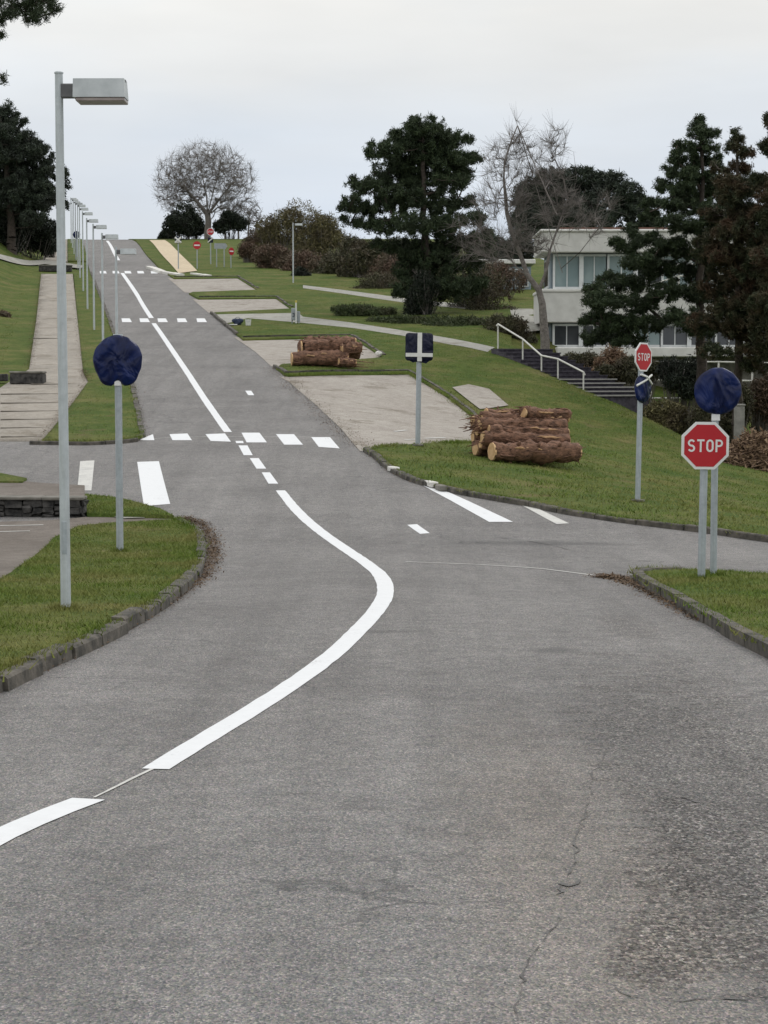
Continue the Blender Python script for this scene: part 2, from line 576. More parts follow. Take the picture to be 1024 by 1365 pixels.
M = {}
M['asphalt'] = make_asphalt()
M['grass'] = make_grass('grass', (1.12, 1.2, 1.05))
M['gravel'] = make_gravel('gravel', (.29, .258, .230), (.365, .335, .30))
M['walk'] = make_gravel('walk_paving', (.25, .225, .195), (.34, .305, .265))
M['path'] = make_gravel('path_concrete', (.27, .265, .24), (.36, .35, .32))
M['sand'] = make_gravel('sandy_path', (.50, .405, .28), (.60, .50, .36), (.5, .4, .28))
M['earth'] = make_gravel('bare_earth', (.12, .10, .085), (.19, .165, .145), (.1, .08, .06))
M['white'] = make_paint('fresh_marking_paint', .17, (.73, .74, .752))
M['worn'] = make_paint('old_marking_paint', .34, (.62, .61, .57))
M['nosing'] = simple('walk_nosing', (.17, .15, .125), (.29, .265, .23), 2.5, .95)
M['crack'] = simple('crack_dirt', (.075, .072, .070), (.14, .135, .13), 14, .95)
M['kerb'] = simple('mossy_kerb', (.040, .038, .032), (.135, .120, .100), 5, .95, bmp=.7, bscale=18)
M['kerbwhite'] = simple('pale_kerb', (.6, .58, .54), (.75, .73, .69), 5, .9)
M['darkstone'] = simple('dark_stone', (.018, .018, .018), (.085, .08, .075), 7, .95, bmp=.9, bscale=14)
M['stonecap'] = simple('stone_cap', (.10, .096, .08), (.23, .215, .19), 3, .95, bmp=.6)
M['galv'] = make_galv('galvanised_steel')
M['lampgrey'] = make_galv('lamp_grey_metal', (.46, .50, .52), (.56, .60, .62))
M['lampdark'] = simple('lamp_dark_metal', (.10, .10, .105), (.15, .15, .155), 8, .6)
M['lamphead'] = simple('lamp_head_shell', (.40, .43, .44), (.52, .55, .56), 5, .5)
M['lens'] = simple('lamp_lens', (.24, .20, .19), (.34, .29, .27), 9, .35)
M['bag'] = make_bag('blue_plastic_bag')
M['bagdark'] = make_bag('navy_plastic_bag', (.004, .006, .022), (.008, .011, .035))
M['tape'] = simple('white_tape', (.66, .66, .63), (.74, .74, .71), 6, .5)
M['red'] = simple('sign_red', (.42, .006, .014), (.48, .010, .020), 3, .42)
M['signwhite'] = simple('sign_white', (.70, .70, .70), (.78, .78, .78), 3, .45)
M['bark'] = make_bark('pine_bark', (.022, .017, .014), (.085, .066, .052))
M['greybark'] = make_bark('grey_bark', (.085, .074, .066), (.27, .24, .22))
M['twig'] = make_bark('grey_twigs', (.12, .105, .096), (.24, .215, .20), scale=3)  # tone lightened to put the haze over the crest tree into the colour
M['drybranch'] = make_bark('dry_branches', (.07, .042, .028), (.32, .21, .14), scale=5)
M['logbark'] = make_bark('log_bark', (.014, .007, .005), (.31, .165, .105), (.55, 1.5, 1.5), 10)
M['cut'] = simple('cut_wood', (.50, .30, .14), (.66, .45, .25), 9, .85)
M['splint'] = simple('torn_wood', (.38, .22, .11), (.5, .32, .18), 9, .9)
M['needle'] = make_leaf('pine_needles', (.020, .036, .018), (.070, .096, .042), (.034, .046, .025))
M['needlefar'] = make_leaf('far_needles', (.022, .034, .024), (.058, .074, .046), (.036, .042, .034))
M['needlebrown'] = make_leaf('browned_needles', (.020, .032, .016), (.062, .070, .034), (.085, .050, .030), nscale=.8)
M['ever'] = make_leaf('evergreen_leaves', (.010, .017, .012), (.032, .042, .024), (.020, .022, .018))
M['olive'] = make_leaf('olive_leaves', (.065, .064, .028), (.20, .175, .080), (.10, .080, .048))
M['redleaf'] = make_leaf('red_brown_twigs', (.066, .042, .030), (.175, .118, .084), (.098, .082, .052))
M['scrub'] = make_leaf('scrub_leaves', (.030, .034, .018), (.110, .102, .056), (.090, .070, .048))
M['heapleaf'] = make_leaf('heap_leaves', (.12, .075, .045), (.36, .25, .16), (.2, .135, .085))
M['cover'] = make_leaf('ground_cover', (.026, .042, .016), (.075, .095, .036), (.06, .062, .032))
M['deadleaf'] = make_leaf('dead_leaves', (.06, .036, .020), (.20, .13, .075), (.10, .066, .04))
M['blade'] = make_leaf('grass_blades', (.080, .142, .017), (.160, .205, .038), (.220, .212, .070), .85, .5)
M['concrete'] = simple('wall_concrete', (.58, .57, .54), (.68, .67, .64), 2.2, .9, bmp=.25, bscale=20)
M['concretewhite'] = simple('white_concrete', (.66, .65, .62), (.76, .75, .72), 3, .85)
M['bluewall'] = simple('blue_grey_wall', (.20, .25, .29), (.27, .32, .36), 3, .8)
M['frame'] = simple('white_frame', (.62, .64, .64), (.72, .74, .74), 3, .5)
M['rail'] = simple('white_rail_paint', (.58, .57, .53), (.70, .69, .65), 6, .55)
M['step'] = simple('slate_steps', (.045, .04, .052), (.095, .085, .105), 6, .9, bmp=.5)
M['tread'] = simple('step_edge', (.30, .29, .27), (.38, .37, .35), 6, .9)
M['postgrey'] = simple('weathered_concrete', (.15, .145, .135), (.27, .26, .24), 3, .95, bmp=.4)
M['roof'] = simple('roof_felt', (.10, .05, .035), (.16, .08, .06), 4, .9)
def make_glass(name, c1, c2, rough=.08):
    m, t, b = mat_new(name)
    n = noise(t, objco(t), .7, 3)
    t.links.new(ramp(t, n, [(.35, c1), (.65, c2)]), b.inputs['Base Color'])
    b.inputs['Roughness'].default_value = rough
    b.inputs['Specular IOR Level'].default_value = .6
    return m
M['glasspale'] = make_glass('curtained_glass', (.20, .27, .28), (.30, .37, .37), .25)
M['glassdark'] = make_glass('dark_glass', (.035, .04, .045), (.07, .075, .08))
M['plastic'] = simple('white_plastic', (.62, .62, .60), (.7, .7, .68), 5, .5)
M['bluecloth'] = simple('dark_blue_cloth', (.02, .03, .06), (.04, .055, .10), 8, .9)
M['cabgrey'] = simple('cabinet_grey', (.28, .31, .33), (.36, .39, .41), 6, .6)
M['cabdark'] = simple('cabinet_mark', (.04, .045, .06), (.06, .065, .08), 6, .6)
M['yellow'] = simple('yellow_paint', (.55, .45, .08), (.62, .52, .12), 6, .6)

# ------------------------------------------------------------------ ground, road, lawns, bays
def structure(o): return tag(o, kind='structure')

def make_ground():
    xs = np.concatenate([np.arange(-420, -70, 14), np.arange(-70, 45, 1.0), np.arange(45, 420, 14)])
    ys = np.concatenate([np.arange(-60, -12, 6), np.arange(-12, 265, 1.0), np.arange(265, 900, 14)])
    X, Y = np.meshgrid(xs, ys)
    Z = H(X, Y) - .06
    Z += .05*np.sin(X*1.3 + .6*np.sin(Y*.7))*np.sin(Y*.9 + X*.3)*np.clip((np.abs(X - x_road(Y)) - 9)/4, 0, 1)
    # a second, gentler roll so that banks are not ruled surfaces
    Z += .12*np.sin(X*.37 + 1.1)*np.sin(Y*.29)*np.clip((np.abs(X - x_road(Y)) - 11)/6, 0, 1)
    v = np.stack([X, Y, Z], -1).reshape(-1, 3)
    nx, ny = len(xs), len(ys)
    f = [(j*nx+i, j*nx+i+1, (j+1)*nx+i+1, (j+1)*nx+i) for j in range(ny-1) for i in range(nx-1)]
    mb = MB(); mb.add(v, f)
    structure(mb.build('ground', M['grass'], smooth=True))
make_ground()

# pixel outlines of what lies on the ground, read off the photograph and laid on the terrain
left_kerb_px = catmull([(-120, 958), (0, 897), (70, 868), (150, 832), (215, 795), (252, 762), (266, 732), (260, 708), (236, 692)], 6)
island_back_px = [(190, 694), (140, 697), (104, 701), (72, 716), (40, 745), (0, 772), (-120, 832)]
left_island = gp(left_kerb_px + island_back_px, .10)
left_island += [(-22, left_island[-1][1] + 1), (-22, left_island[0][1] - 2)]
right_kerb_px = catmull([(490, 598), (503, 606), (522, 621), (550, 636), (595, 649), (645, 659), (700, 668), (765, 681), (850, 693), (940, 704), (1024, 716), (1160, 733)], 5)
near_kerb_px = catmull([(1160, 935), (1080, 892), (1024, 862), (975, 838), (930, 812), (890, 790), (855, 772), (846, 762), (875, 758), (940, 759), (1024, 764), (1160, 773)], 5)

# main carriageway
ys_r = np.arange(40, 330, 6.0)
def edge_l(y): return float(x_road(y)) - 3.05
right_edge_px = [(490, 598), (455, 570), (420, 537), (386, 508), (366, 490), (340, 466), (315, 447), (296, 428), (281, 415), (262, 398), (249, 389), (228, 369), (212, 357), (196, 340), (182, 323)]
right_edge = gp(right_edge_px)
road_poly = [(-30, -14), (34, -14), (34, 46)]
road_poly += [tuple(right_edge[0] + np.array([.0, .0]))]
road_poly += [tuple(p) for p in right_edge[1:]]
ye = right_edge[-1][1]
off = right_edge[-1][0] - float(x_road(ye))
road_poly += [(float(x_road(y)) + off, y) for y in np.arange(ye + 8, 330, 8)]
road_poly += [(edge_l(y) - .2, y) for y in np.arange(328, 53, -6)]
road_poly += [(edge_l(52.6) - .2, 52.6), (-30, 52.2)]
structure(drape('road', road_poly, 0.0, M['asphalt'], 1.0))

structure(drape('island_lawn', left_island, .10, M['grass'], .5, .3))
small_lawn = gp([(113, 658), (160, 663), (212, 677), (232, 687), (200, 686), (116, 684)], .08)
structure(drape('verge_lawn', small_lawn, .08, M['grass'], .5, .2))
near_lawn = gp(near_kerb_px, .10)
near_lawn += [(32, near_lawn[-1][1] - 3), (32, near_lawn[0][1] - 6)]
structure(drape('corner_lawn', near_lawn, .10, M['grass'], .5, .3))

# right lawn, a comb-shaped sheet round the parking bays
comb_px = [(497, 597), (660, 590), (628, 552), (600, 530), (545, 497), (384, 500), (368, 490), (376, 485), (510, 476), (487, 460), (468, 449), (324, 452), (317, 446), (283, 418),
           (286, 416), (388, 411), (378, 404), (368, 397), (265, 398), (252, 391), (257, 389), (343, 386), (330, 378), (317, 370), (232, 371), (212, 357), (196, 340), (183, 323)]
comb = gp(comb_px, .08)
far_r = [(float(x_road(y)) + off + .2, y) for y in np.arange(ye + 8, 330, 12)]
right_lawn = gp(right_kerb_px[1:], .08)[::-1] + comb + far_r + [(30, 322), (40, 200), (40, 110), (22, 92), (17, 80)]
# keep the sheet to the ground this side of the drop
drop = [(float(x_road(y)) + float(e_edge(y)) + 1.5, y) for y in (78, 70, 62, 54, 46)]
right_lawn = gp(right_kerb_px[1:], .08)[::-1] + comb + far_r + [(6, 318), (6, 200), (8, 130), (6.5, 100), (5.6, 86)] + drop
structure(drape('lawn', right_lawn, .08, M['grass'], 1.0, .35))

bays = {
    'parking_bay': [[(480, 602), (665, 596), (632, 552), (602, 530), (549, 495), (374, 503), (386, 510), (420, 539), (455, 572)],
                    [(362, 489), (375, 488), (514, 478), (489, 459), (470, 447), (312, 450), (340, 469)],
                    [(278, 417), (286, 419), (392, 413), (380, 403), (370, 396), (257, 399)],
                    [(246, 390), (257, 391), (347, 388), (332, 377), (319, 369), (224, 371)]],
}
for px in bays['parking_bay']:
    structure(drape('parking_bay', gp(px), .012, M['gravel'], 1.0))
structure(drape('gravel_patch', gp([(603, 517), (625, 513), (652, 519), (678, 541), (640, 546)], .09), .115, M['gravel'], 1.0))
structure(drape('footpath', gp([(286, 419), (398, 417), (404, 422), (470, 430), (541, 441), (632, 457), (660, 463), (650, 469), (600, 459), (541, 448), (470, 437), (400, 430), (330, 424), (302, 431)], .09), .088, M['path'], 1.0))
structure(drape('footpath', gp([(404, 380), (470, 388), (545, 398), (615, 405), (640, 409), (636, 413), (545, 404), (470, 393), (404, 384)], .09), .088, M['path'], 1.0))
structure(drape('sandy_footpath', gp([(199, 320), (220, 320), (240, 338), (263, 361), (238, 364), (220, 344)], .12), .125, M['sand'], 1.0))
bp = [(P(645, 400, 108)[0], 106), (P(705, 400, 108)[0], 106), (9.0, 96), (6.6, 92), (5.0, 96)]
structure(drape('forecourt', bp, .03, M['path'], 1.0))

# left side: stepped walk, verge, cross path, dirt behind the wall
walk_px = [(-120, 588), (0, 586), (56, 586), (118, 508), (111, 495), (104, 430), (97, 365), (55, 365), (48, 430), (39, 492), (0, 517), (-120, 560)]
structure(drape('walkway', gp(walk_px, .05), .05, M['walk'], 1.0, .2))
walk2 = [(float(x_road(y)) + s_, y) for s_, y in ((-7.0, 163), (-4.9, 163), (-4.9, 240), (-7.0, 240))]
structure(drape('walkway', walk2, .05, M['walk'], 1.0, .2))
verge_px = catmull([(56, 587), (120, 588), (176, 585), (187, 579), (184, 556), (174, 512), (160, 470), (149, 440), (139, 410), (129, 385), (120, 362), (116, 356)], 3) + [(98, 363), (104, 430), (111, 495), (118, 508)]
structure(drape('verge', gp(verge_px, .08), .08, M['grass'], 1.0, .2))
verge2 = [(float(x_road(y)) + s_, y) for s_, y in ((-4.9, 164), (-3.2, 164), (-3.2, 250), (-4.9, 250))]
structure(drape('verge', verge2, .08, M['grass'], 1.0, .2))
cross = gp([(112, 354), (60, 346), (0, 339), (-60, 334), (-60, 340), (0, 345), (60, 352), (108, 358)], .06)
structure(drape('cross_path', cross, .07, M['path'], 1.0))
structure(drape('car_park', gp([(-120, 700), (70, 694), (112, 690), (230, 690), (236, 700), (100, 706), (60, 730), (20, 772), (-120, 835)]), .012, M['earth'], .6))
structure(drape('path_slab', gp([(150, 690), (190, 687), (193, 692), (160, 693)]), .03, M['path'], .5))
structure(drape('wall_path', gp([(-120, 636), (0, 640), (60, 645), (113, 648), (113, 662), (-120, 662)]), .02, M['earth'], .6))
structure(drape('wall_verge', gp([(-120, 630), (0, 633), (36, 640), (30, 645), (-120, 644)]), .05, M['grass'], .6, .1))

# ------------------------------------------------------------------ kerbs
def kerb(name, path_xy, wdt, h0, h1, mat, stone=1.0, inward=1, jitter=.02):
    """a row of kerb stones along a line"""
    p = np.array(path_xy)
    dist = np.concatenate([[0], np.cumsum(np.linalg.norm(np.diff(p, axis=0), axis=1))])
    L = dist[-1]
    def at(t): return np.array([np.interp(t, dist, p[:, 0]), np.interp(t, dist, p[:, 1])])
    mb = MB()
    t = 0.0
    r_ = np.random.default_rng(len(p))
    while t < L - .05:
        t2 = min(t + stone*(.92 + .16*r_.random()), L)
        gap = .012
        js = r_.normal(0, jitter, 3)
        k = max(2, int((t2-t)/.35)+1)
        verts = []
        for q in np.linspace(t + gap, t2 - gap, k):
            a = at(q); tg = at(min(q+.05, L)) - at(max(q-.05, 0)); tg = tg/(np.linalg.norm(tg)+1e-9)
            nrm = np.array([-tg[1], tg[0]])*inward
            b0 = a - nrm*(wdt - .02) + nrm*js[0]*.8
            b1 = b0 + nrm*wdt
            zb = float(H(*b0))
            top = h1 + js[1]*.6
            verts += [(*b0, zb + h0), (*(b0 + nrm*.012), zb + top - .02), (*(b0+nrm*.035), zb + top), (*(b1), zb + top + js[2]*.3), (*b1, zb + h0)]
        f = []
        for i in range(k-1):
            for c in range(4):
                f.append((i*5+c, i*5+c+1, (i+1)*5+c+1, (i+1)*5+c))
        f.append((0, 1, 2, 3, 4)); f.append(tuple((k-1)*5 + c for c in (4, 3, 2, 1, 0)))
        mb.add(verts, f)
        t = t2
    o = mb.build(name, mat)
    bm = bmesh.new(); bm.from_mesh(o.data); bmesh.ops.recalc_face_normals(bm, faces=bm.faces[:]); bm.to_mesh(o.data); bm.free()
    return structure(o)
kerb('kerb', gp(left_kerb_px, .10), .15, -.08, .12, M['kerb'], 1.0, 1, .022)
kerb('kerb', gp(right_kerb_px, .08), .15, -.08, .105, M['kerb'], 1.0, 1, .012)
kerb('kerb', gp(near_kerb_px[:-12], .10), .16, -.08, .125, M['kerb'], 1.0, 1, .012)
kerb('kerb', gp([(187, 579), (184, 556), (174, 512), (160, 470), (149, 440), (139, 410), (129, 385), (120, 362)], .08), .16, -.08, .10, M['kerb'], 1.0, 1, .012)
kerb('kerb', gp([(40, 588), (56, 588), (120, 589), (176, 586), (187, 579)], .08), .16, -.08, .10, M['kerb'], 1.0, 1, .012)
for seg in ([(545, 497), (384, 500)], [(660, 590), (628, 552), (600, 530), (545, 497)], [(468, 449), (324, 452)], [(510, 476), (487, 460), (468, 449)],
            [(368, 397), (265, 398)], [(317, 370), (232, 371)], [(388, 411), (378, 404), (368, 397)], [(343, 386), (330, 378), (317, 370)], [(283, 418), (317, 447)], [(368, 490), (384, 500)]):
    kerb('kerb', gp(seg), .14, -.1, .13, M['kerb'], 1.2, 1)
for seg in ([(203, 356), (222, 363)], [(224, 363), (246, 367)], [(262, 365), (282, 368)]):
    kerb('pale_kerb', gp(seg, .1), .5, -.1, .2, M['kerbwhite'], 2.0, 1)

# ------------------------------------------------------------------ painted markings
def ribbon(mb, path_xy, wdt, dz=.006, step=.3):
    p = np.array(path_xy)
    dist = np.concatenate([[0], np.cumsum(np.linalg.norm(np.diff(p, axis=0), axis=1))])
    n = max(2, int(dist[-1]/step)+1)
    q = np.linspace(0, dist[-1], n)
    c = np.stack([np.interp(q, dist, p[:, 0]), np.interp(q, dist, p[:, 1])], 1)
    t = np.gradient(c, axis=0); t /= np.linalg.norm(t, axis=1)[:, None]
    nr = np.stack([t[:, 1], -t[:, 0]], 1)
    wd = np.interp(q/dist[-1], np.linspace(0, 1, len(wdt)), wdt)[:, None] if not np.isscalar(wdt) else wdt
    jr = np.random.default_rng(n)
    l, r = c - nr*(wd/2 + jr.normal(0, .003, (n, 1))), c + nr*(wd/2 + jr.normal(0, .003, (n, 1)))
    v = np.empty((2*n, 3))
    v[0::2, :2], v[1::2, :2] = l, r
    v[:, 2] = H(v[:, 0], v[:, 1]) + dz
    mb.add(v, [(2*i, 2*i+1, 2*i+3, 2*i+2) for i in range(n-1)])
def quadmark(mb, px, dz=.006, n=4):
    a, b, c, d = [np.array(G(*q)[:2]) for q in px]
    v = []
    for i in range(n+1):
        for j in range(n+1):
            u, t = i/n, j/n
            q = (a*(1-u)+b*u)*(1-t) + (d*(1-u)+c*u)*t
            v.append((*q, float(H(*q)) + dz))
    mb.add(v, [(i*(n+1)+j, (i+1)*(n+1)+j, (i+1)*(n+1)+j+1, i*(n+1)+j+1) for i in range(n) for j in range(n)])

mb = MB()
s_curve = catmull([(207, 1026), (272, 986), (340, 945), (402, 904), (450, 867), (490, 828), (509, 803), (514, 784), (506, 766), (484, 748), (450, 725), (420, 703), (395, 680), (374, 654)], 10)
ribbon(mb, gp(s_curve), [.17, .19, .2, .21, .22, .22, .2])
ribbon(mb, gp([(-40, 1136), (0, 1115), (60, 1088), (118, 1066)]), .19)
structure(mb.build('centre_line', M['white']))
mb = MB()
for a, b, wd in (((304, 576), (252, 500), .22), ((252, 500), (205, 431), .22), ((202, 424), (184, 395), .24), ((184, 395), (163, 364), .26), ((158, 347), (143, 321), .3)):
    ribbon(mb, gp([a, b]), wd)
for q in ([(318, 594), (330, 594), (337, 607), (325, 607)], [(333, 611), (345, 611), (355, 625), (342, 625)], [(349, 630), (360, 630), (371, 645), (358, 645)], [(314, 588), (324, 588), (325, 591), (315, 591)]):
    quadmark(mb, q)
structure(mb.build('centre_line', M['white']))
mb = MB()
for q in ([(183, 587), (204, 579), (206, 587), (204, 587)], [(226, 579), (250, 578), (256, 587), (230, 587)], [(274, 579), (300, 578), (308, 589), (281, 588)], [(322, 577), (346, 577), (356, 590), (329, 590)],
          [(368, 579), (392, 579), (404, 593), (379, 593)], [(415, 583), (440, 583), (453, 598), (425, 596)]):
    quadmark(mb, q)
structure(mb.build('give_way_line', M['white']))
mb = MB()
for x in (162, 186, 210, 236, 262):
    quadmark(mb, [(x, 424.5), (x+11, 424.5), (x+14, 429.5), (x+1, 429.5)])
for x in (133, 150, 166, 183, 201):
    quadmark(mb, [(x, 361.3), (x+8, 361.3), (x+9.5, 364.6), (x+.5, 364.6)])
structure(mb.build('give_way_line', M['white']))
mb = MB()
for q in ([(183, 616), (212, 615), (227, 672), (192, 675)], [(556, 643), (574, 645), (684, 696), (652, 696)]):
    quadmark(mb, q)
quadmark(mb, [(543, 700), (556, 699), (573, 711), (560, 712)])
quadmark(mb, [(327, 521), (335, 521), (339, 527), (331, 527)])
structure(mb.build('stop_line', M['white']))
mb = MB()
quadmark(mb, [(107, 615), (126, 614), (122, 654), (103, 654)])
quadmark(mb, [(690, 671), (704, 672), (759, 698), (742, 699)])
structure(mb.build('old_stop_line', M['worn']))
mb = MB()
ribbon(mb, gp([(541, 749), (640, 753), (720, 758), (790, 767)]), .05)
ribbon(mb, gp([(126, 1064), (160, 1047), (203, 1026)]), .022)
ribbon(mb, gp([(188, 586), (230, 583), (300, 582), (420, 583)]), .035, .005)
ribbon(mb, gp([(128, 361), (212, 362)]), .07, .005)
for q in ([(0, 702), (58, 701)], [(0, 710), (40, 709)]):
    ribbon(mb, gp(q), .07, .02)
for q in ([(526, 576), (542, 574)], [(540, 587), (560, 586)], [(566, 585), (594, 584)]):
    ribbon(mb, gp(q), .1, .02)
structure(mb.build('thin_line', M['worn']))

# open cracks and the old longitudinal seam
def crack(mb, px, w0, seed, dz=.005):
    rg = np.random.default_rng(seed)
    p = np.array(gp(catmull(px, 6)))
    p = p + rg.normal(0, .012, p.shape)
    wd = np.maximum(rg.normal(w0*.35, w0*.55, len(p)), .0008); wd[0] = wd[-1] = .001
    ribbon(mb, p, list(wd), dz, .06)
mb = MB()
for i, (px, wv) in enumerate(([[(816, 990), (806, 1008), (792, 1030), (786, 1060), (780, 1090), (768, 1115), (764, 1150), (752, 1180), (748, 1200)], .010], [[(748, 1222), (735, 1240), (716, 1262), (704, 1290), (694, 1320), (688, 1360)], .012],
                              [[(748, 1176), (760, 1182), (772, 1172)], .03], [[(884, 1067), (905, 1062), (932, 1072)], .02], [[(868, 1138), (930, 1128), (1000, 1136)], .012], [[(820, 1320), (880, 1336), (960, 1332), (1030, 1336)], .014],
                              [[(850, 1214), (930, 1228), (1010, 1222)], .010], [[(900, 906), (930, 912), (964, 918)], .012], [[(660, 716), (720, 724), (770, 736)], .05], [[(866, 900), (890, 905)], .012])):
    crack(mb, px, wv, 400+i)
structure(mb.build('crack', M['crack']))

# ------------------------------------------------------------------ trees
def skeleton(chains, targets, step, rg, twig_r, power=.46, droop=0.0, wob=.12, pen=.0, fork=.7):
    """grow branches from starting chains of points so that every target is reached; returns node arrays"""
    pos, par = [], []
    for ch in chains:
        start, pts = ch
        prev = start
        for p in pts:
            pos.append(np.array(p, float)); par.append(prev); prev = len(pos)-1
    n0 = len(pos)
    cap = n0 + len(targets)*12 + 10
    arr = np.zeros((cap, 3)); arr[:n0] = np.array(pos)
    n = n0
    base = arr[0].copy()
    tg = np.asarray(targets, float)
    dmin = np.array([np.min(np.linalg.norm(arr[:n0] - t, axis=1)) for t in tg])
    kids = np.zeros(cap)
    order = np.argsort(dmin + rg.normal(0, dmin.std()*.15 + 1e-6, len(tg)))
    tips = []
    for i in order:
        t = tg[i]
        dv = t - arr[:n]
        dl = np.linalg.norm(dv, axis=1)
        # prefer joining from below / inside rather than from the side
        cost = dl + pen*np.maximum(0, arr[:n, 2] - t[2]) + fork*step*kids[:n]
        j = int(np.argmin(cost))
        L = dl[j]
        k = max(1, min(10, int(round(L/step))))
        a = arr[j].copy()
        kids[j] += 1
        side = rg.normal(0, wob*L, 3)
        prev = j
        for q in range(1, k+1):
            u = q/k
            p = a + (t - a)*u + side*math.sin(math.pi*u)*.5
            p[2] += droop*L*math.sin(math.pi*u)
            arr[n] = p; par.append(prev); prev = n; n += 1
        tips.append(prev)
    par = np.array(par); arr = arr[:n]
    cnt = np.zeros(n)
    ch = np.zeros(n, int)
    for i in range(n):
        if par[i] >= 0: ch[par[i]] += 1
    cnt[ch == 0] = 1
    for i in range(n-1, -1, -1):
        if par[i] >= 0: cnt[par[i]] += cnt[i]
    rad = twig_r*cnt**power
    return arr, par, rad, np.array(tips)
def skin(mb, arr, par, rad, lo=0, hi=1e9, sides=3, maxr=1e9):
    idx = np.array([i for i in range(len(arr)) if par[i] >= 0 and lo <= rad[i] < hi], int)
    if len(idx) == 0: return
    p = par[idx]
    ra = np.minimum(np.minimum(rad[p], rad[idx]*1.35), maxr)
    mb.segs(arr[p], arr[idx] + (arr[idx]-arr[p])*.03, ra, np.minimum(rad[idx], maxr), sides)
def needles(centers, n_per, ln, wd, rg, up=.25, spread=.25):
    """tufts of thin blades round each centre"""
    c = np.repeat(np.asarray(centers, float), n_per, axis=0)
    n = len(c)
    d = rg.normal(0, 1, (n, 3)); d[:, 2] += up
    d /= np.linalg.norm(d, axis=1)[:, None] + 1e-9
    L = ln*(.6 + .6*rg.random(n))[:, None]
    c = c + rg.normal(0, spread*ln, (n, 3))
    side = np.cross(d, rg.normal(0, 1, (n, 3))); side /= np.linalg.norm(side, axis=1)[:, None] + 1e-9
    W = wd*(.6 + .8*rg.random(n))[:, None]
    v = np.stack([c - side*W/2 - d*L*.3, c + side*W/2 - d*L*.3, c + d*L*.7], 1)
    return v.reshape(-1, 3)
def pad_points(pads, d, dens, rg, depth=1.0, shell=.55, hole=.35, dspread=None, puff=None):
    """points inside picture-measured foliage pads (px, py, rx, ry) at distance d; depth gives each pad its place in y"""
    res, cen = [], []
    k = d/FPX
    for (px, py, rx, ry, *dy) in pads:
        off = dy[0] if dy else rg.normal(0, 1)*(dspread if dspread else 30)*k
        c = P(px, py, d) * ((d + off)/d)
        c = np.array([P(px, py, d)[0], d + off, P(px, py, d)[2]])
        n = max(4, int(dens*rx*ry))
        q = rg.normal(0, 1, (n, 3)); q /= np.linalg.norm(q, axis=1)[:, None]
        rr = (shell + (1-shell)*rg.random(n))**.8
        q *= rr[:, None]
        q *= np.array([rx*k, max(rx, ry)*k*.9*depth, ry*k])
        if puff:
            # needle tufts gathered in rounded puffs at the ends of twigs, over a looser inner fill
            m_ = max(4, int(rx*ry/(puff*puff)*2.0))
            c0 = rg.normal(0, 1, (m_, 3)); c0 /= np.linalg.norm(c0, axis=1)[:, None]
            c0 *= (.45 + .62*rg.random(m_))[:, None]*np.array([rx*k, max(rx, ry)*k*.9*depth, ry*k*1.1])
            wh = rg.integers(0, m_, n)
            pr = puff*k*(.35 + .5*rg.random(m_))
            g_ = rg.normal(0, 1, (n, 3)); g_ /= np.linalg.norm(g_, axis=1)[:, None]
            q1 = c0[wh] + g_*(pr[wh]*rg.random(n)**.5)[:, None]*np.array([1.1, 1.1, 1.0])
            n3 = int(n*.38)
            q2 = rg.normal(0, 1, (n3, 3)); q2 /= np.linalg.norm(q2, axis=1)[:, None]
            q2 *= (rg.random(n3)**.5)[:, None]*np.array([rx*k, max(rx, ry)*k*.9*depth, ry*k])
            res.append(c + np.concatenate([q1, q2])); cen.append(c)
            continue
        # lumpy holes
        ph = rg.random(3)*6
        m = np.sin(q[:, 0]*5/(rx*k+.01) + ph[0])*np.sin(q[:, 1]*4/(rx*k+.01) + ph[1])*np.sin(q[:, 2]*4/(ry*k+.01) + ph[2])
        keep = m < 1 - hole*1.4*rg.random(n)
        q = q[keep] + rg.normal(0, .08*rx*k, (keep.sum(), 3))
        res.append(c + q); cen.append(c)
    return res, np.array(cen)
def conifer(name, base_px, d, pads, trunk_px, r0, label, cat, mat, dens=.12, n_per=16, ln=.3, wd=.04, seed=1, group=None, limb_r=.02, bark='bark', base=None, dspread=None, hole=.35, per_pad=6, shell=.5, puff=None):
    rg = np.random.default_rng(seed)
    X = P(base_px, 400, d)[0]
    b = ground(X, d) if base is None else np.array(base, float)
    root = thing(name, b, label, cat, group)
    trunk = [b + np.array([0, 0, -.2])] + [np.array([P(x, y, d)[0], d, P(x, y, d)[2]]) for x, y in trunk_px]
    trunk = catmull(trunk, 6)
    trunk = [np.array(p) + np.array([rg.normal(0, .04), rg.normal(0, .04), 0]) for p in trunk]
    pts, cen = pad_points(pads, d, dens, rg, dspread=dspread, hole=hole, shell=shell, puff=puff)
    tg = []
    for c, q in zip(cen, pts):
        tg.append(c)
        pick = q[rg.permutation(len(q))[:per_pad]]
        tg += list(pick)
    arr, par, rad, tips = skeleton([(-1, trunk)], tg, .45, rg, limb_r, .5, droop=-.06, pen=.8)
    nt_ = len(trunk)
    tr = r0*np.linspace(1, .12, nt_)**.8
    rad[:nt_] = np.maximum(rad[:nt_]*.4, tr)
    rad[0] = r0*1.25
    rad = np.minimum(rad, r0*1.3)
    rad[nt_:] = np.minimum(rad[nt_:], r0*.42)
    mb = MB()
    skin(mb, arr, par, rad, sides=6)
    mb.build('trunk', M[bark], root, b, True)
    mb = MB()
    mb.tris(needles(np.concatenate(pts), n_per, ln, wd, rg))
    mb.build('crown', mat, root, b)
    return root
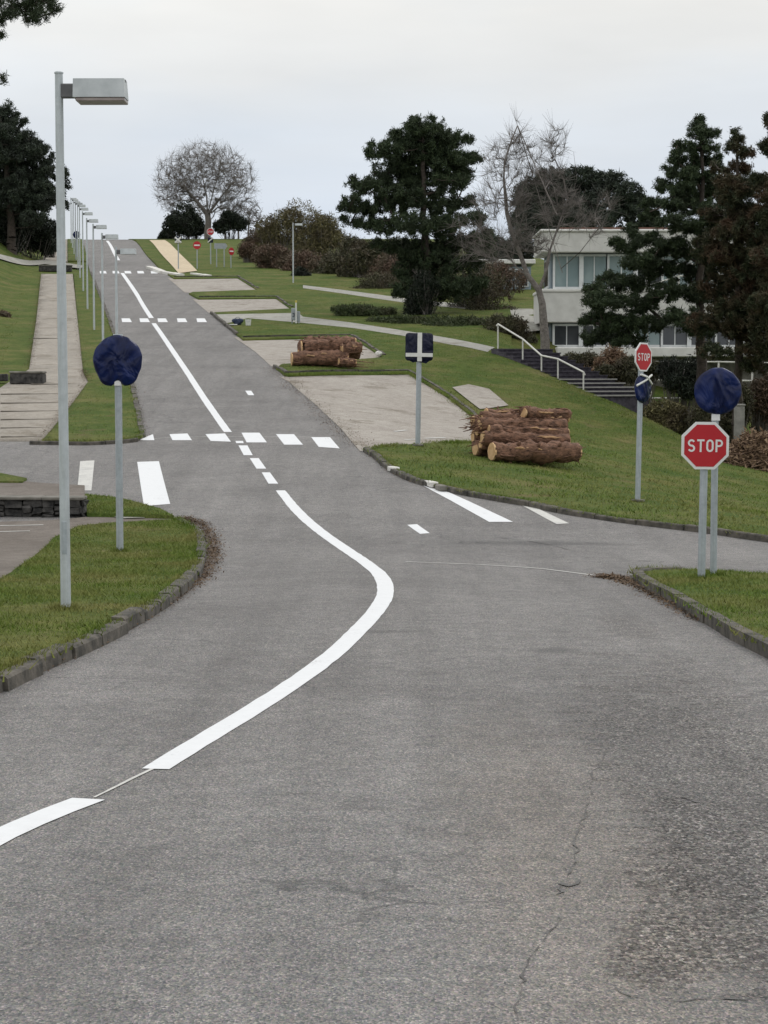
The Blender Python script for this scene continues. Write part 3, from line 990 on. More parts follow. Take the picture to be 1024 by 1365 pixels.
def bare_tree(name, d, base, chains_px, tgt_pads, n_tg, label, cat, seed, twig_r, step, trunk_r=None, thr=.05, group=None, mat='greybark', twig='twig', power=.46, wob=.15, extra_twigs=0, tw_len=.5, dys=1.0, flare=1.2):
    rg = np.random.default_rng(seed)
    root = thing(name, base, label, cat, group)
    chains = []
    cnt = 0; starts = {}
    for st, pts in chains_px:
        w3 = []
        for q in pts:
            p = P(q[0], q[1], d); w3.append(np.array([p[0], d + (q[2] if len(q) > 2 else 0), p[2]]))
        if st < 0: w3 = [np.array(base) + np.array([0, 0, -.2])] + w3
        chains.append((st, w3))
    tg = []
    k = d/FPX
    area = sum(p[2]*p[3] for p in tgt_pads)
    for (px, py, rx, ry, *dy) in tgt_pads:
        n = max(3, int(n_tg*rx*ry/area))
        q = rg.normal(0, 1, (n, 3)); q /= np.linalg.norm(q, axis=1)[:, None]
        q *= (rg.random(n)**.45)[:, None]
        p = P(px, py, d)
        tg.append(np.array([p[0], d + (dy[0] if dy else 0), p[2]]) + q*np.array([rx*k, rx*k*dys, ry*k]))
    tg = np.concatenate(tg)
    arr, par, rad, tips = skeleton(chains, tg, step, rg, twig_r, power, wob=wob, pen=.9)
    if trunk_r:
        rad = np.minimum(rad*(trunk_r/rad[0])**(np.clip(np.log(rad/twig_r)/np.log(rad[0]/twig_r), 0, 1)), trunk_r*1.1)
    n1 = len(chains[0][1])
    rad[:n1] *= np.linspace(flare, 1.0, n1)
    mb = MB(); skin(mb, arr, par, rad, thr, 1e9, 7)
    mb.build('trunk', M[mat], root, base, True)
    mb = MB(); skin(mb, arr, par, rad, 0, thr, 3)
    if extra_twigs:
        ii = tips[rg.integers(0, len(tips), extra_twigs)]
        dirs = arr[ii] - arr[np.maximum(par[ii], 0)]
        dirs /= np.linalg.norm(dirs, axis=1)[:, None] + 1e-9
        dirs = dirs + rg.normal(0, .40, dirs.shape); dirs[:, 2] += .35
        dirs /= np.linalg.norm(dirs, axis=1)[:, None]
        a = arr[ii] - (arr[ii] - arr[np.maximum(par[ii], 0)])*rg.random((len(ii), 1))
        mb.segs(a, a + dirs*tw_len*(.5 + rg.random((len(ii), 1))), np.full(len(ii), twig_r*.8), np.full(len(ii), twig_r*.3), 3)
    mb.build('crown', M[twig], root, base)
    return root
def shrub(name, px, py, rx, ry, d, label, cat, mat, seed, n_leaf=2500, ln=.25, wd=.07, stems=60, group=None, stem_mat='twig', dy=1.0, stick_out=0, base_z=None, leaf_up=.4):
    """a bush: stems fanning from the ground and small leaves through an uneven volume"""
    rg = np.random.default_rng(seed)
    k = d/FPX
    c = P(px, py, d)
    gz = float(H(c[0], d)) if base_z is None else base_z
    b = np.array([c[0], d, gz])
    root = thing(name, b, label, cat, group)
    lobes = []
    for i in range(9):
        a = rg.random()*6.28; q = rg.random()**.5*.7
        lobes.append((np.array([math.cos(a)*q*rx*k, math.sin(a)*q*rx*k*dy, (rg.random()*1.35 - .95)*ry*k]), .30 + .3*rg.random()))
    lobes.append((np.zeros(3), .6))
    pts = []
    for lc, lr in lobes:
        n = n_leaf//10
        q = rg.normal(0, 1, (n, 3)); q /= np.linalg.norm(q, axis=1)[:, None]
        q *= (.5 + .5*rg.random(n))[:, None]**.7
        pts.append(c + lc + q*np.array([rx*k*lr, rx*k*dy*lr, ry*k*lr*1.15]))
    pts = np.concatenate(pts)
    lowz = H(pts[:, 0], pts[:, 1]) if base_z is None else np.full(len(pts), gz)
    pts[:, 2] = np.maximum(pts[:, 2], lowz + .03)
    mb = MB()
    sel = pts[rg.permutation(len(pts))[:stems]]
    a = np.tile(b, (len(sel), 1)) + (sel - b)*np.array([.5, .5, 0]) + rg.normal(0, .08*rx*k, (len(sel), 3))*np.array([1, dy, 0])
    a[:, 2] = H(a[:, 0], a[:, 1]) - .05
    hub = np.tile(b - np.array([0, 0, .12]), (len(a), 1))
    mb.segs(hub, a, np.full(len(a), .02), np.full(len(a), .02), 3)
    mid = a*.4 + sel*.6 + rg.normal(0, .05*rx*k, a.shape)
    mid[:, 2] = a[:, 2]*.45 + sel[:, 2]*.55
    rr = np.full(len(sel), .012 + .0003*rx*k)
    mb.segs(a, mid, rr*1.6, rr, 3); mb.segs(mid, sel, rr, rr*.5, 3)
    if stick_out:
        sel = sel[rg.integers(0, len(sel), stick_out)]
        dirn = (sel - b); dirn /= np.linalg.norm(dirn, axis=1)[:, None] + 1e-9
        dirn += rg.normal(0, .35, dirn.shape); dirn[:, 2] += .3
        mb.segs(sel, sel + dirn*ry*k*.28*rg.random((len(sel), 1)), rr[0]*np.ones(len(sel))*.7, rr[0]*np.ones(len(sel))*.3, 3)
    mb.build('stems', M[stem_mat], root, b)
    mb = MB(); mb.tris(needles(pts, 3, ln, wd, rg, up=leaf_up, spread=.3))
    mb.build('foliage', mat, root, b)
    return root

# pine in the middle, on the slope above the steps
pads_mid = [(566, 172, 30, 13), (540, 180, 26, 13), (598, 182, 30, 13), (512, 203, 28, 13), (622, 213, 20, 11), (560, 200, 46, 16), (596, 212, 34, 15), (530, 222, 36, 13),
            (484, 250, 26, 10), (505, 243, 28, 11), (610, 232, 26, 12), (555, 240, 40, 15), (470, 274, 18, 10), (495, 279, 28, 11), (532, 270, 34, 13), (578, 268, 34, 14), (614, 266, 24, 10),
            (470, 296, 15, 8), (508, 303, 28, 12), (546, 300, 36, 15), (590, 300, 34, 15), (628, 293, 22, 10), (640, 318, 18, 9), (612, 322, 30, 12), (560, 330, 38, 15), (520, 326, 26, 10), (562, 222, 44, 20), (532, 258, 34, 12), (600, 246, 26, 14), (575, 188, 40, 16),
            (585, 350, 36, 14), (548, 358, 28, 12), (625, 350, 24, 10), (565, 378, 28, 14), (600, 384, 30, 16), (540, 385, 22, 12), (630, 376, 22, 12), (650, 335, 14, 9), (575, 340, 40, 16)]
conifer('pine_tree', 571, 102, pads_mid, [(571, 400), (568, 350), (566, 290), (564, 230), (564, 180)], .30,
        'tall dark pine with wide ragged crown alone on the slope behind the log piles', 'tree', M['needle'], dens=.30, n_per=22, ln=.30, wd=.045, seed=3, dspread=26, per_pad=8, puff=6.5)
# dark tangled scrub at its foot
for i, (px, py, rx, ry, d, mt, lb) in enumerate([
        (566, 386, 34, 34, 101, 'ever', 'dark evergreen bush hugging the foot of the tall pine'),
        (632, 388, 50, 46, 106, 'scrub', 'big tangled grey-brown scrub between the tall pine and the pale house'),
        (505, 385, 48, 24, 124, 'scrub', 'dark scrub behind the upper footpath left of the tall pine'),
        (528, 362, 30, 26, 128, 'redleaf', 'rust tinged scrub at the left edge of the tall pine'),
        (478, 416, 54, 10, 101, 'cover', 'low dark mat of shrub on the grass between the two footpaths'),
        (550, 432, 60, 12, 96, 'cover', 'low dark mat of shrub below the tall pine beside the footpath'),
        (622, 434, 60, 17, 94, 'cover', 'low dark mat of shrub just above the top of the steps'),
        (684, 440, 34, 20, 91, 'scrub', 'dark shrub left of the big bare tree trunk above the steps'),
        (668, 372, 34, 34, 116, 'redleaf', 'brown leafless brush right behind the tall pine before the low building'),
        (590, 352, 44, 34, 122, 'scrub', 'dark brush filling the gap below the tall pine crown'),
        (540, 340, 36, 30, 132, 'scrub', 'farthest dark brush behind the trunk of the tall pine')]):
    shrub('shrub', px, py, rx, ry, d, lb, 'shrub', M[mt], 40+i, 3200, .22, .05, 120, 'scrub on the slope', stick_out=260 if ry > 20 else 60)

# evergreen dome behind the pale building
pads_dome = [(706, 262, 24, 24), (735, 244, 28, 18), (775, 236, 32, 15), (812, 242, 26, 14), (838, 262, 18, 18), (760, 262, 46, 22), (724, 288, 40, 24), (800, 275, 44, 24), (700, 300, 22, 22), (850, 290, 22, 22), (770, 300, 60, 20), (700, 330, 20, 20), (868, 318, 22, 24)]
conifer('evergreen_tree', 770, 128, pads_dome, [(770, 380), (770, 330), (768, 270)], .35, 'broad domed evergreen tree rising behind the pale building', 'tree', M['needlefar'], dens=.36, n_per=22, ln=.36, wd=.07, seed=5, dspread=30, hole=.3)
conifer('evergreen_tree', 655, 160, [(650, 322, 18, 12), (668, 330, 16, 10), (690, 325, 16, 14), (640, 335, 20, 12), (672, 345, 26, 10)], [(662, 372), (662, 335)], .2, 'small far evergreen seen low between the tall pine and the bare tree', 'tree', M['needlefar'], dens=.5, n_per=16, ln=.4, wd=.09, seed=6, dspread=12)

# big pines on the right
pads_r1 = [(936, 160, 9, 10), (930, 176, 15, 9), (950, 178, 10, 7), (915, 190, 14, 8), (938, 196, 22, 9), (903, 210, 14, 8), (926, 216, 24, 10), (950, 212, 14, 8), (892, 226, 12, 7), (912, 234, 26, 10), (944, 236, 20, 9),
           (880, 246, 13, 8), (904, 252, 24, 9), (932, 258, 28, 11), (960, 250, 14, 9), (878, 268, 20, 8), (908, 276, 30, 11), (944, 282, 26, 10), (868, 286, 14, 8), (890, 300, 28, 10), (925, 305, 30, 11), (958, 304, 20, 10),
           (842, 306, 12, 8), (862, 318, 24, 9), (838, 330, 18, 8), (895, 328, 34, 12), (938, 335, 34, 12), (822, 322, 12, 7), (846, 350, 26, 10), (882, 356, 34, 12), (926, 362, 34, 12), (820, 368, 20, 9), (800, 384, 20, 9), (845, 378, 30, 11),
           (786, 402, 16, 9), (812, 404, 26, 11), (850, 404, 32, 12), (890, 388, 32, 12), (930, 394, 30, 12), (794, 424, 20, 10), (824, 430, 28, 12), (862, 432, 32, 12), (800, 446, 24, 10), (838, 452, 30, 10), (900, 424, 30, 12), (925, 440, 26, 12)]
conifer('pine_tree', 935, 76, pads_r1, [(934, 470), (934, 400), (935, 300), (937, 165)], .24, 'tall spiky dark pine with the highest tip, left one of the pines hiding the building', 'tree', M['needle'], dens=.42, n_per=20, ln=.22, wd=.034, seed=11, group='pines before the building', dspread=24, per_pad=6, puff=5.5)
pads_r1 += [(925, 320, 40, 24), (900, 360, 46, 26), (880, 410, 56, 26), (850, 440, 44, 18), (930, 270, 26, 24), (935, 420, 40, 30), (845, 395, 40, 20), (830, 415, 46, 24), (870, 380, 40, 22), (905, 310, 30, 16), (955, 330, 26, 22), (960, 400, 30, 26), (895, 430, 50, 14), (780, 418, 14, 14), (800, 456, 24, 10)]
pads_r1 += [(822, 345, 40, 20), (862, 338, 36, 22), (795, 440, 22, 14), (835, 468, 34, 10), (870, 470, 30, 10), (885, 300, 30, 16), (815, 385, 34, 16), (960, 285, 20, 16), (905, 262, 26, 14)]
pads_r2 = [(985, 300, 26, 30), (985, 360, 36, 34), (980, 420, 42, 30), (970, 260, 22, 20), (1000, 300, 26, 26), (950, 330, 26, 24), (1005, 380, 26, 30), (983, 180, 9, 10), (980, 196, 14, 8), (992, 204, 12, 8), (970, 214, 12, 8), (986, 222, 20, 9), (968, 240, 18, 9), (994, 242, 20, 9), (980, 262, 28, 11), (960, 284, 24, 10), (995, 286, 26, 10), (975, 310, 34, 12), (1005, 330, 26, 12), (965, 340, 30, 12), (990, 365, 34, 13), (955, 385, 30, 12),
           (1000, 400, 30, 12), (970, 415, 32, 12), (940, 430, 28, 12), (990, 440, 32, 12), (1010, 465, 26, 12), (948, 468, 28, 9), (1000, 488, 22, 8)]
conifer('pine_tree', 983, 72, pads_r2, [(985, 520), (984, 420), (982, 300), (983, 190)], .22, 'half dead pine with rust brown needles right of the tallest spiky pine', 'tree', M['needlebrown'], dens=.40, n_per=18, ln=.21, wd=.034, seed=12, group='pines before the building', dspread=22, puff=5.5)
pads_r3 = [(1030, 270, 24, 34), (1030, 340, 30, 40), (1030, 420, 34, 40), (1024, 168, 10, 14), (1020, 196, 16, 10), (1035, 215, 20, 12), (1018, 240, 18, 10), (1040, 262, 26, 12), (1015, 285, 20, 10), (1040, 310, 30, 14), (1020, 345, 26, 12), (1045, 375, 32, 14), (1018, 405, 26, 12), (1045, 435, 32, 14), (1020, 470, 26, 12), (1050, 490, 30, 12), (1070, 400, 25, 40), (1075, 300, 22, 40)]
conifer('pine_tree', 1042, 70, pads_r3, [(1042, 520), (1042, 400), (1036, 280), (1026, 175)], .22, 'pine cut by the right edge of the photo', 'tree', M['needlebrown'], dens=.36, n_per=18, ln=.22, wd=.034, seed=13, group='pines before the building', dspread=20, puff=6)

# left pine group
pads_l = [(20, 215, 46, 34), (10, 260, 54, 30), (40, 255, 36, 24), (-10, 190, 36, 26), (2, 150, 22, 12), (18, 160, 16, 10), (-20, 165, 30, 16), (32, 178, 18, 9), (10, 182, 30, 14), (52, 198, 14, 9), (36, 204, 24, 11), (0, 210, 34, 14), (62, 214, 14, 8), (56, 232, 18, 9), (28, 232, 34, 14), (76, 232, 13, 7), (84, 226, 6, 5), (-25, 230, 36, 24), (60, 252, 22, 8), (24, 256, 32, 12), (84, 246, 7, 4), (-10, 272, 34, 14), (40, 272, 30, 11), (66, 274, 14, 6), (82, 271, 7, 4), (14, 290, 32, 12), (50, 292, 20, 8)]
conifer('pine_tree', 16, 158, pads_l, [(15, 310), (12, 260), (6, 200), (0, 155)], .42, 'large dark pine on the left bank behind the nearest street lamp', 'tree', M['needlefar'], dens=.42, n_per=20, ln=.36, wd=.07, seed=15, dspread=26, puff=5.5)
for i, (px, py, rx, ry, d, lb) in enumerate([(8, 304, 38, 24, 160, 'dark evergreen shrub under the left pine at the photo edge'), (44, 310, 30, 22, 165, 'dark evergreen shrub under the left pine beside the walkway'), (68, 316, 14, 12, 172, 'smallest dark shrub at the right end of the left pine')]):
    shrub('shrub', px, py, rx, ry, d, lb, 'shrub', M['ever'], 60+i, 2600, .4, .14, 60, 'shrubs under the left pine')
shrub('shrub', 2, 424, 12, 9, 100, 'small brown bush on the grass bank left of the walkway', 'shrub', M['redleaf'], 66, 900, .22, .05, 60, stick_out=60)

# near pine whose bough hangs into the top left corner
def corner_pine():
    d = 26.0
    rg = np.random.default_rng(31)
    b = ground(P(-150, 400, d)[0], d)
    root = thing('pine_tree', b, 'near pine whose needle bough hangs into the top left corner', 'tree')
    def pw(px, py, dy=0): 
        q = P(px, py, d); return np.array([q[0], d + dy, q[2]])
    trunk = catmull([b + np.array([0, 0, -.2]), pw(-152, 400), pw(-148, 100), pw(-150, -200), pw(-145, -420)], 5)
    pads = [(8, 6, 20, 8), (34, 8, 20, 8), (60, 6, 18, 9), (74, 14, 9, 7), (46, 22, 18, 7), (18, 24, 16, 6), (0, 32, 12, 6), (60, 24, 10, 5), (2, 44, 4, 4), (-30, 20, 24, 12), (-60, 0, 30, 20), (-40, -40, 40, 24), (20, -40, 40, 20), (60, -30, 24, 14), (-90, -60, 40, 30), (-200, -40, 50, 40), (-220, -120, 50, 40), (-100, -160, 50, 40), (-150, -260, 60, 40), (-160, -360, 50, 40), (0, -110, 40, 26), (-2, 100, 4, 5), (-24, 98, 14, 8)]
    pts, cen = pad_points(pads, d, .16, rg, dspread=20, hole=.3)
    tg = []
    for c, q in zip(cen, pts): tg += [c] + list(q[rg.permutation(len(q))[:10]])
    arr, par, rad, tips = skeleton([(-1, trunk)], tg, .3, rg, .006, .5, droop=-.05, pen=-.3)
    n = len(trunk); rad[:n] = np.maximum(rad[:n], np.linspace(.2, .05, n))
    mb = MB(); skin(mb, arr, par, rad, sides=6); mb.build('trunk', M['bark'], root, b, True)
    mb = MB(); mb.tris(needles(np.concatenate(pts), 34, .10, .010, rg)); mb.build('crown', M['needle'], root, b)
corner_pine()

# bare trees
d = 84.0
X0 = P(727, 470, d)[0]
b0 = ground(X0, d)
bare_tree('bare_tree', d, b0, [(-1, [(727, 455), (725, 430), (723, 405), (719, 388)]), (4, [(703, 366), (694, 340), (682, 310), (676, 285), (674, 262)]), (9, [(672, 240), (673, 215), (682, 188), (690, 168)]), (4, [(727, 365), (733, 335), (742, 310), (752, 290)]),
          (15, [(757, 265), (752, 240), (740, 212), (742, 190), (750, 172)]), (13, [(748, 358), (770, 338, -1), (795, 305, -1.5), (815, 275, -2)]), (6, [(668, 328, 1), (640, 315, 1), (610, 305, 1)]), (8, [(690, 270, 1), (703, 235, 1), (714, 195, 1)]), (8, [(662, 262, -1), (652, 235, -1), (650, 205, -1)]), (14, [(764, 270, 1), (772, 235, 1), (768, 200, 1)]), (13, [(738, 285, -1), (724, 255, -1), (718, 225, -1)])],
          [(690, 190, 20, 32), (738, 190, 18, 26), (664, 225, 24, 36), (705, 225, 26, 36), (735, 240, 22, 32), (655, 270, 26, 22), (690, 270, 26, 30), (630, 305, 34, 12), (735, 290, 26, 22), (780, 300, 30, 18), (810, 272, 18, 12), (690, 315, 26, 20), (760, 270, 20, 20), (715, 330, 30, 16), (655, 335, 40, 18)],
          620, 'tall leafless tree with pale forked limbs left of the pale building', 'tree', 21, .0075, .35, None, .045, power=.60, extra_twigs=5600, tw_len=.6, dys=.9, flare=1.7)
d = 236.0
X0 = P(277, 318, d)[0]
bare_tree('bare_tree', d, ground(X0, d), [(-1, [(277, 308), (278, 296), (277, 286)]), (3, [(262, 268), (246, 250)]), (3, [(276, 262), (270, 235), (268, 215)]), (3, [(292, 266), (308, 246)]), (5, [(232, 240)]), (3, [(284, 258), (292, 230), (296, 212)])],
          [(272, 240, 68, 50), (240, 245, 36, 40), (310, 245, 34, 40), (275, 215, 45, 26), (320, 275, 24, 16), (228, 262, 20, 20)], 1700, 'round crowned leafless tree on the hill crest', 'tree', 22, .016, .9, .36, .12, extra_twigs=9000, tw_len=.95, dys=.9, wob=.2)
for i, (px, py, rx, ry, d, lb) in enumerate([(246, 284, 28, 21, 228, 'dense dark evergreen bush under the left half of the crest tree'), (308, 292, 22, 14, 232, 'dark bush under the right half of the crest tree'), (222, 312, 10, 6, 240, 'low dark bush at the top of the sandy footpath'), (262, 298, 16, 12, 240, 'dark bush right at the trunk of the crest tree')]):
    shrub('bush', px, py, rx, ry, d, lb, 'bush', M['ever'], 70+i, 2400, .45, .15, 60, 'bushes on the hill crest', stem_mat='bark', base_z=None)
for i, (px, d) in enumerate([(252, 240), (262, 244), (318, 238), (331, 240), (300, 244), (341, 236)]):
    bX = P(px, 318, d)[0]; bb = ground(bX, d)
    bare_tree('sapling', d, bb, [(-1, [(px, 308), (px+1, 296), (px+1, 284)])], [(px, 284, 8, 14), (px+2, 296, 7, 8)], 60, 'thin leafless saplings on the hill crest', 'tree', 80+i, .03, .8, .09, .05, 'saplings on the crest', extra_twigs=120, tw_len=.8)

# thicket above the bays
for i, (px, py, rx, ry, d, mt, lb, st) in enumerate([
        (386, 302, 48, 36, 168, 'olive', 'olive thicket with a rounded top behind the small path lamp', 300),
        (434, 312, 38, 34, 166, 'olive', 'olive green scrub left of the tall pine', 200),
        (345, 322, 28, 22, 172, 'redleaf', 'brown twiggy bush at the left end of the thicket', 240),
        (330, 336, 13, 11, 160, 'redleaf', 'dark red round bush at the left end of the thicket, low on the grass', 60),
        (372, 345, 40, 22, 150, 'redleaf', 'red-brown brambles low in front of the olive thicket', 240),
        (412, 350, 34, 22, 146, 'redleaf', 'reddish bush close right of the small path lamp', 200),
        (452, 352, 40, 28, 142, 'scrub', 'dark brown scrub left of the tall pine above the upper footpath', 240),
        (488, 340, 34, 28, 136, 'scrub', 'dark scrub under the left boughs of the tall pine', 240),
        (400, 366, 12, 12, 138, 'ever', 'small dark bush at the foot of the path lamp', 40)]):
    shrub('thicket_bush', px, py, rx, ry, d, lb, 'bush', M[mt], 90+i, 3600, .34, .07, 160, 'bushes of the thicket', stick_out=st)

# bushes at the lawn edge and under the right pines
for i, (px, py, rx, ry, d, mt, lb) in enumerate([
        (885, 548, 36, 24, 74, 'olive', 'olive brown bush at the lawn edge between the two stop signs'),
        (842, 528, 26, 18, 78, 'scrub', 'dark bush left of the farther stop sign'),
        (808, 500, 26, 18, 84, 'scrub', 'bush beside the lower end of the stair rail'),
        (935, 560, 30, 30, 73, 'scrub', 'dark scrub behind the bagged round sign on the right'),
        (975, 540, 36, 34, 76, 'scrub', 'dark scrub under the rust brown pine'),
        (1015, 530, 30, 40, 77, 'redleaf', 'rust coloured scrub at the right photo edge'),
        (772, 484, 24, 14, 88, 'scrub', 'scrub in front of the pale building terrace'),
        (850, 492, 34, 18, 84, 'scrub', 'dark scrub right behind the farther stop sign'),
        (905, 500, 34, 26, 82, 'ever', 'dark evergreen scrub below the middle of the pines')]):
    shrub('shrub', px, py, rx, ry, d, lb, 'shrub', M[mt], 120+i, 3000, .2, .05, 120, 'shrubs along the lawn edge', stick_out=120)

# ------------------------------------------------------------------ building
def building():
    d0 = 92.0
    x0 = P(734, 400, d0)[0]
    W = 19.0; D = 4.5
    k = d0/FPX
    Z = lambda py: P(734, py, d0)[2]
    gz = float(H(x0 + 4, d0)) - 1.5
    b = np.array([x0, d0, gz])
    root = thing('apartment_building', b, 'pale concrete building with stacked window bands half hidden by the pines', 'building')
    cx = x0 + W/2
    def band(m, y0, y1, prot, inset=0):
        zt, zb = Z(y0), Z(y1)
        m.box((cx, d0 + D/2 - prot/2, (zt+zb)/2), (W + 2*prot - 2*inset, D + prot, zt - zb), bev=.03)
    m = MB()
    band(m, 310, 337, .45); band(m, 390, 430, .45)
    m.build('spandrel', M['concrete'], root, b)
    m = MB()
    # core walls behind the glass
    for y0, y1 in ((337, 390), (430, 463)):
        zt, zb = Z(y0), Z(y1)
        m.box((cx, d0 + D/2 + .25, (zt+zb)/2), (W - .1, D - .5, zt - zb - .004))
    m.build('wall', M['bluewall'], root, b)
    m = MB()
    band(m, 306.5, 309.9, .55); band(m, 385.5, 389.9, .5); 
    m.build('coping', M['concretewhite'], root, b)
    m = MB()
    m.box((cx + .8, d0 + D/2 - .3, (Z(463.2) + Z(476))/2), (W + 1.2, D + 1.8, Z(463.2) - Z(476)), bev=.04)
    m.build('terrace', M['concretewhite'], root, b)
    m = MB()
    m.box((cx + .8, d0 + D/2 + .2, (Z(476.2) + gz)/2), (W, D, Z(476.2) - gz))
    m.build('basement', M['stonecap'], root, b)
    m = MB()
    m.box((cx, d0 + D/2, Z(306) + .06), (W - 1.0, D - 1.0, .16))
    m.build('roof', M['roof'], root, b)
    bw = S(36, d0)
    nb = int(W/bw)
    for y0, y1, gm in ((338.5, 385, 'glasspale'), (431.5, 462.5, 'glassdark')):
        zt, zb = Z(y0), Z(y1)
        for i in range(nb):
            xa = x0 + .12 + i*bw
            fr = MB()
            yy = d0 + .2
            fr.box((xa + .05, yy, (zt+zb)/2), (.1, .12, zt - zb))
            fr.box((xa + bw/2, yy, zt - .05), (bw - .1, .1, .1))
            fr.box((xa + bw/2, yy, zb + .05), (bw - .1, .1, .1))
            fr.box((xa + bw*.52, yy, (zt+zb)/2), (.045, .09, zt - zb - .2))
            if i % 2 == 1: fr.box((xa + .05, yy - .1, (zt+zb)/2), (.2, .12, zt - zb - .01))
            w_ = fr.build('window', M['frame'], root, b)
            pn = MB()
            g2 = gm if (i % 5 != 3) else ('glassdark' if gm == 'glasspale' else 'glasspale')
            pn.box((xa + bw/2, yy + .01, (zt+zb)/2), (bw - .12, .03, zt - zb - .21))
            pn.build('pane', M[g2], w_, b)
    # left end wall glazing
    for y0, y1 in ((340, 384), (433, 462)):
        fr = MB()
        zt, zb = Z(y0), Z(y1)
        for q in (2.4,):
            fr2 = MB(); fr2.box((x0 + .02, d0 + q, (zt+zb)/2), (.06, 2.2, zt - zb - .15))
            wn = fr2.build('window', M['frame'], root, b)
            pn = MB(); pn.box((x0 - .012, d0 + q, (zt+zb)/2), (.02, 2.0, zt - zb - .35)); pn.build('pane', M['glassdark'], wn, b)
building()
def small_house():
    d0 = 122.0
    xa, xb = P(640, 360, d0)[0], P(708, 360, d0)[0]
    zt, zm = P(680, 349, d0)[2], P(680, 392, d0)[2]
    gz = float(H((xa+xb)/2, d0)) - .4
    b = np.array([(xa+xb)/2, d0, gz])
    root = thing('low_building', b, 'low blue-grey flat roofed building glimpsed left of the bare tree', 'building')
    cx = (xa+xb)/2
    m = MB(); m.box((cx, d0+3, (zt+gz)/2 - .15), (xb-xa, 6, zt-gz-.3)); m.build('wall', M['bluewall'], root, b)
    m = MB(); m.box((cx, d0+2.9, zt), (xb-xa+.5, 6.6, .28), bev=.03); m.build('roof', M['concretewhite'], root, b)
    for i in range(3):
        fr = MB(); fr.box((cx + (i-1)*1.0, d0 - .02, zm + 1.0), (.85, .08, 1.1)); wv = fr.build('window', M['frame'], root, b)
        pn = MB(); pn.box((cx + (i-1)*1.0, d0 - .05, zm + 1.0), (.72, .06, .97)); pn.build('pane', M['glassdark'], wv, b)
small_house()

# ------------------------------------------------------------------ steps with handrail
def steps():
    top = P(655, 464, 79.5); bot = P(789, 531, 73.0)
    n = 13
    rg = np.random.default_rng(4)
    root = thing('stone_steps', (bot[0], bot[1], float(H(bot[0], bot[1]))), 'flight of dark slate steps with a white handrail running down beside the lawn', 'stairs')
    o = np.array(root.location)
    ax = (bot - top); run = np.array([ax[0], ax[1], 0]); L = np.linalg.norm(run); u = run/L
    nrm = np.array([-u[1], u[0], 0])             # away from the camera side
    if nrm[1] < 0: nrm = -nrm
    wid = 2.6
    a = math.atan2(u[1], u[0])
    riser, tread = MB(), MB()
    for i in range(n):
        t0, t1 = i/n, (i+1)/n
        z1 = top[2] + ax[2]*(i + .5)/n
        c = top + run*((t0+t1)/2) + nrm*wid/2
        riser.box((c[0], c[1], z1 - .9), (L/n - .004, wid, 1.8), a)
        tread.box((c[0] + u[0]*.02, c[1] + u[1]*.02, z1 + .025), (L/n + .05 + .001*i, wid + .02, .045), a)
    riser.build('risers', M['step'], root, o)
    tread.build('treads', M['step'], root, o)
    ed = MB()
    for i in range(n-5, n):
        z1 = top[2] + ax[2]*(i + .5)/n
        c = top + run*((i+1)/n) + nrm*wid/2
        ed.box((c[0] + u[0]*.06, c[1] + u[1]*.06, z1 + .027), (.09, wid + .04, .055), a)
    ed.build('nosing', M['tread'], root, o)
    hr = [(664, 432, 79.2), (697, 452, 77.6), (722, 474, 76.4), (744, 478.5, 75.4), (778, 496, 73.8)]
    ptsr = [P(*q) for q in hr]
    rail = MB()
    ptsd = [ptsr[0] + np.array([-.06, 0, -.08]), ptsr[0], ptsr[1], ptsr[2], ptsr[3], ptsr[4], ptsr[4] + np.array([.05, 0, -.12])]
    for p, q in zip(ptsd[:-1], ptsd[1:]):
        rail.tube([p, p*.5+q*.5, q], .035, 8)
    h = rail.build('handrail', M['rail'], root, o)
    for q, (px, py, dd), ln in zip(ptsr, hr, (28, 32, 31, 25, 30)):
        pm = MB(); pm.tube([q, q - np.array([0, 0, S(ln, dd)/2]), q - np.array([0, 0, S(ln, dd) + .15])], .03, 8)
        pm.build('post', M['rail'], h, o)
steps()
def rail_fence(name, pts, h, label, mat='rail', rails=2, group=None, r=.03):
    """posts with horizontal rails through measured points (px, py of post top, distance)"""
    w3 = [P(*q) for q in pts]
    base = w3[0] - np.array([0, 0, h])
    root = thing(name, base, label, 'railing', group)
    for p in w3:
        m = MB(); m.tube([p, p - np.array([0, 0, h*.5]), p - np.array([0, 0, h])], r, 6); m.build('post', M[mat], root, base)
    m = MB()
    for k in range(rails):
        dz = -h*k*.42 - .01
        for p, q in zip(w3[:-1], w3[1:]):
            m.tube([p + np.array([0, 0, dz]), (p+q)/2 + np.array([0, 0, dz]), q + np.array([0, 0, dz])], r*.9, 6)
    m.build('rail', M[mat], root, base)
    return root
rail_fence('handrail', [(787, 500, 80), (812, 514, 78.5), (835, 517, 77.5)], 1.1, 'short white handrail at the foot of the steps near the farther stop sign', rails=1)
rail_fence('terrace_railing', [(868, 482, 86), (912, 482, 86), (958, 482, 86), (1003, 483, 86), (1040, 484, 86)], 1.9, 'white metal railing under the pines in front of the building', rails=3, r=.045)
rail_fence('balcony_railing', [(862, 366, 89), (905, 352, 89), (935, 352, 89), (962, 366, 89), (1005, 366, 89)], 1.25, 'white metal balcony railing glimpsed through the pines', rails=2, r=.05)

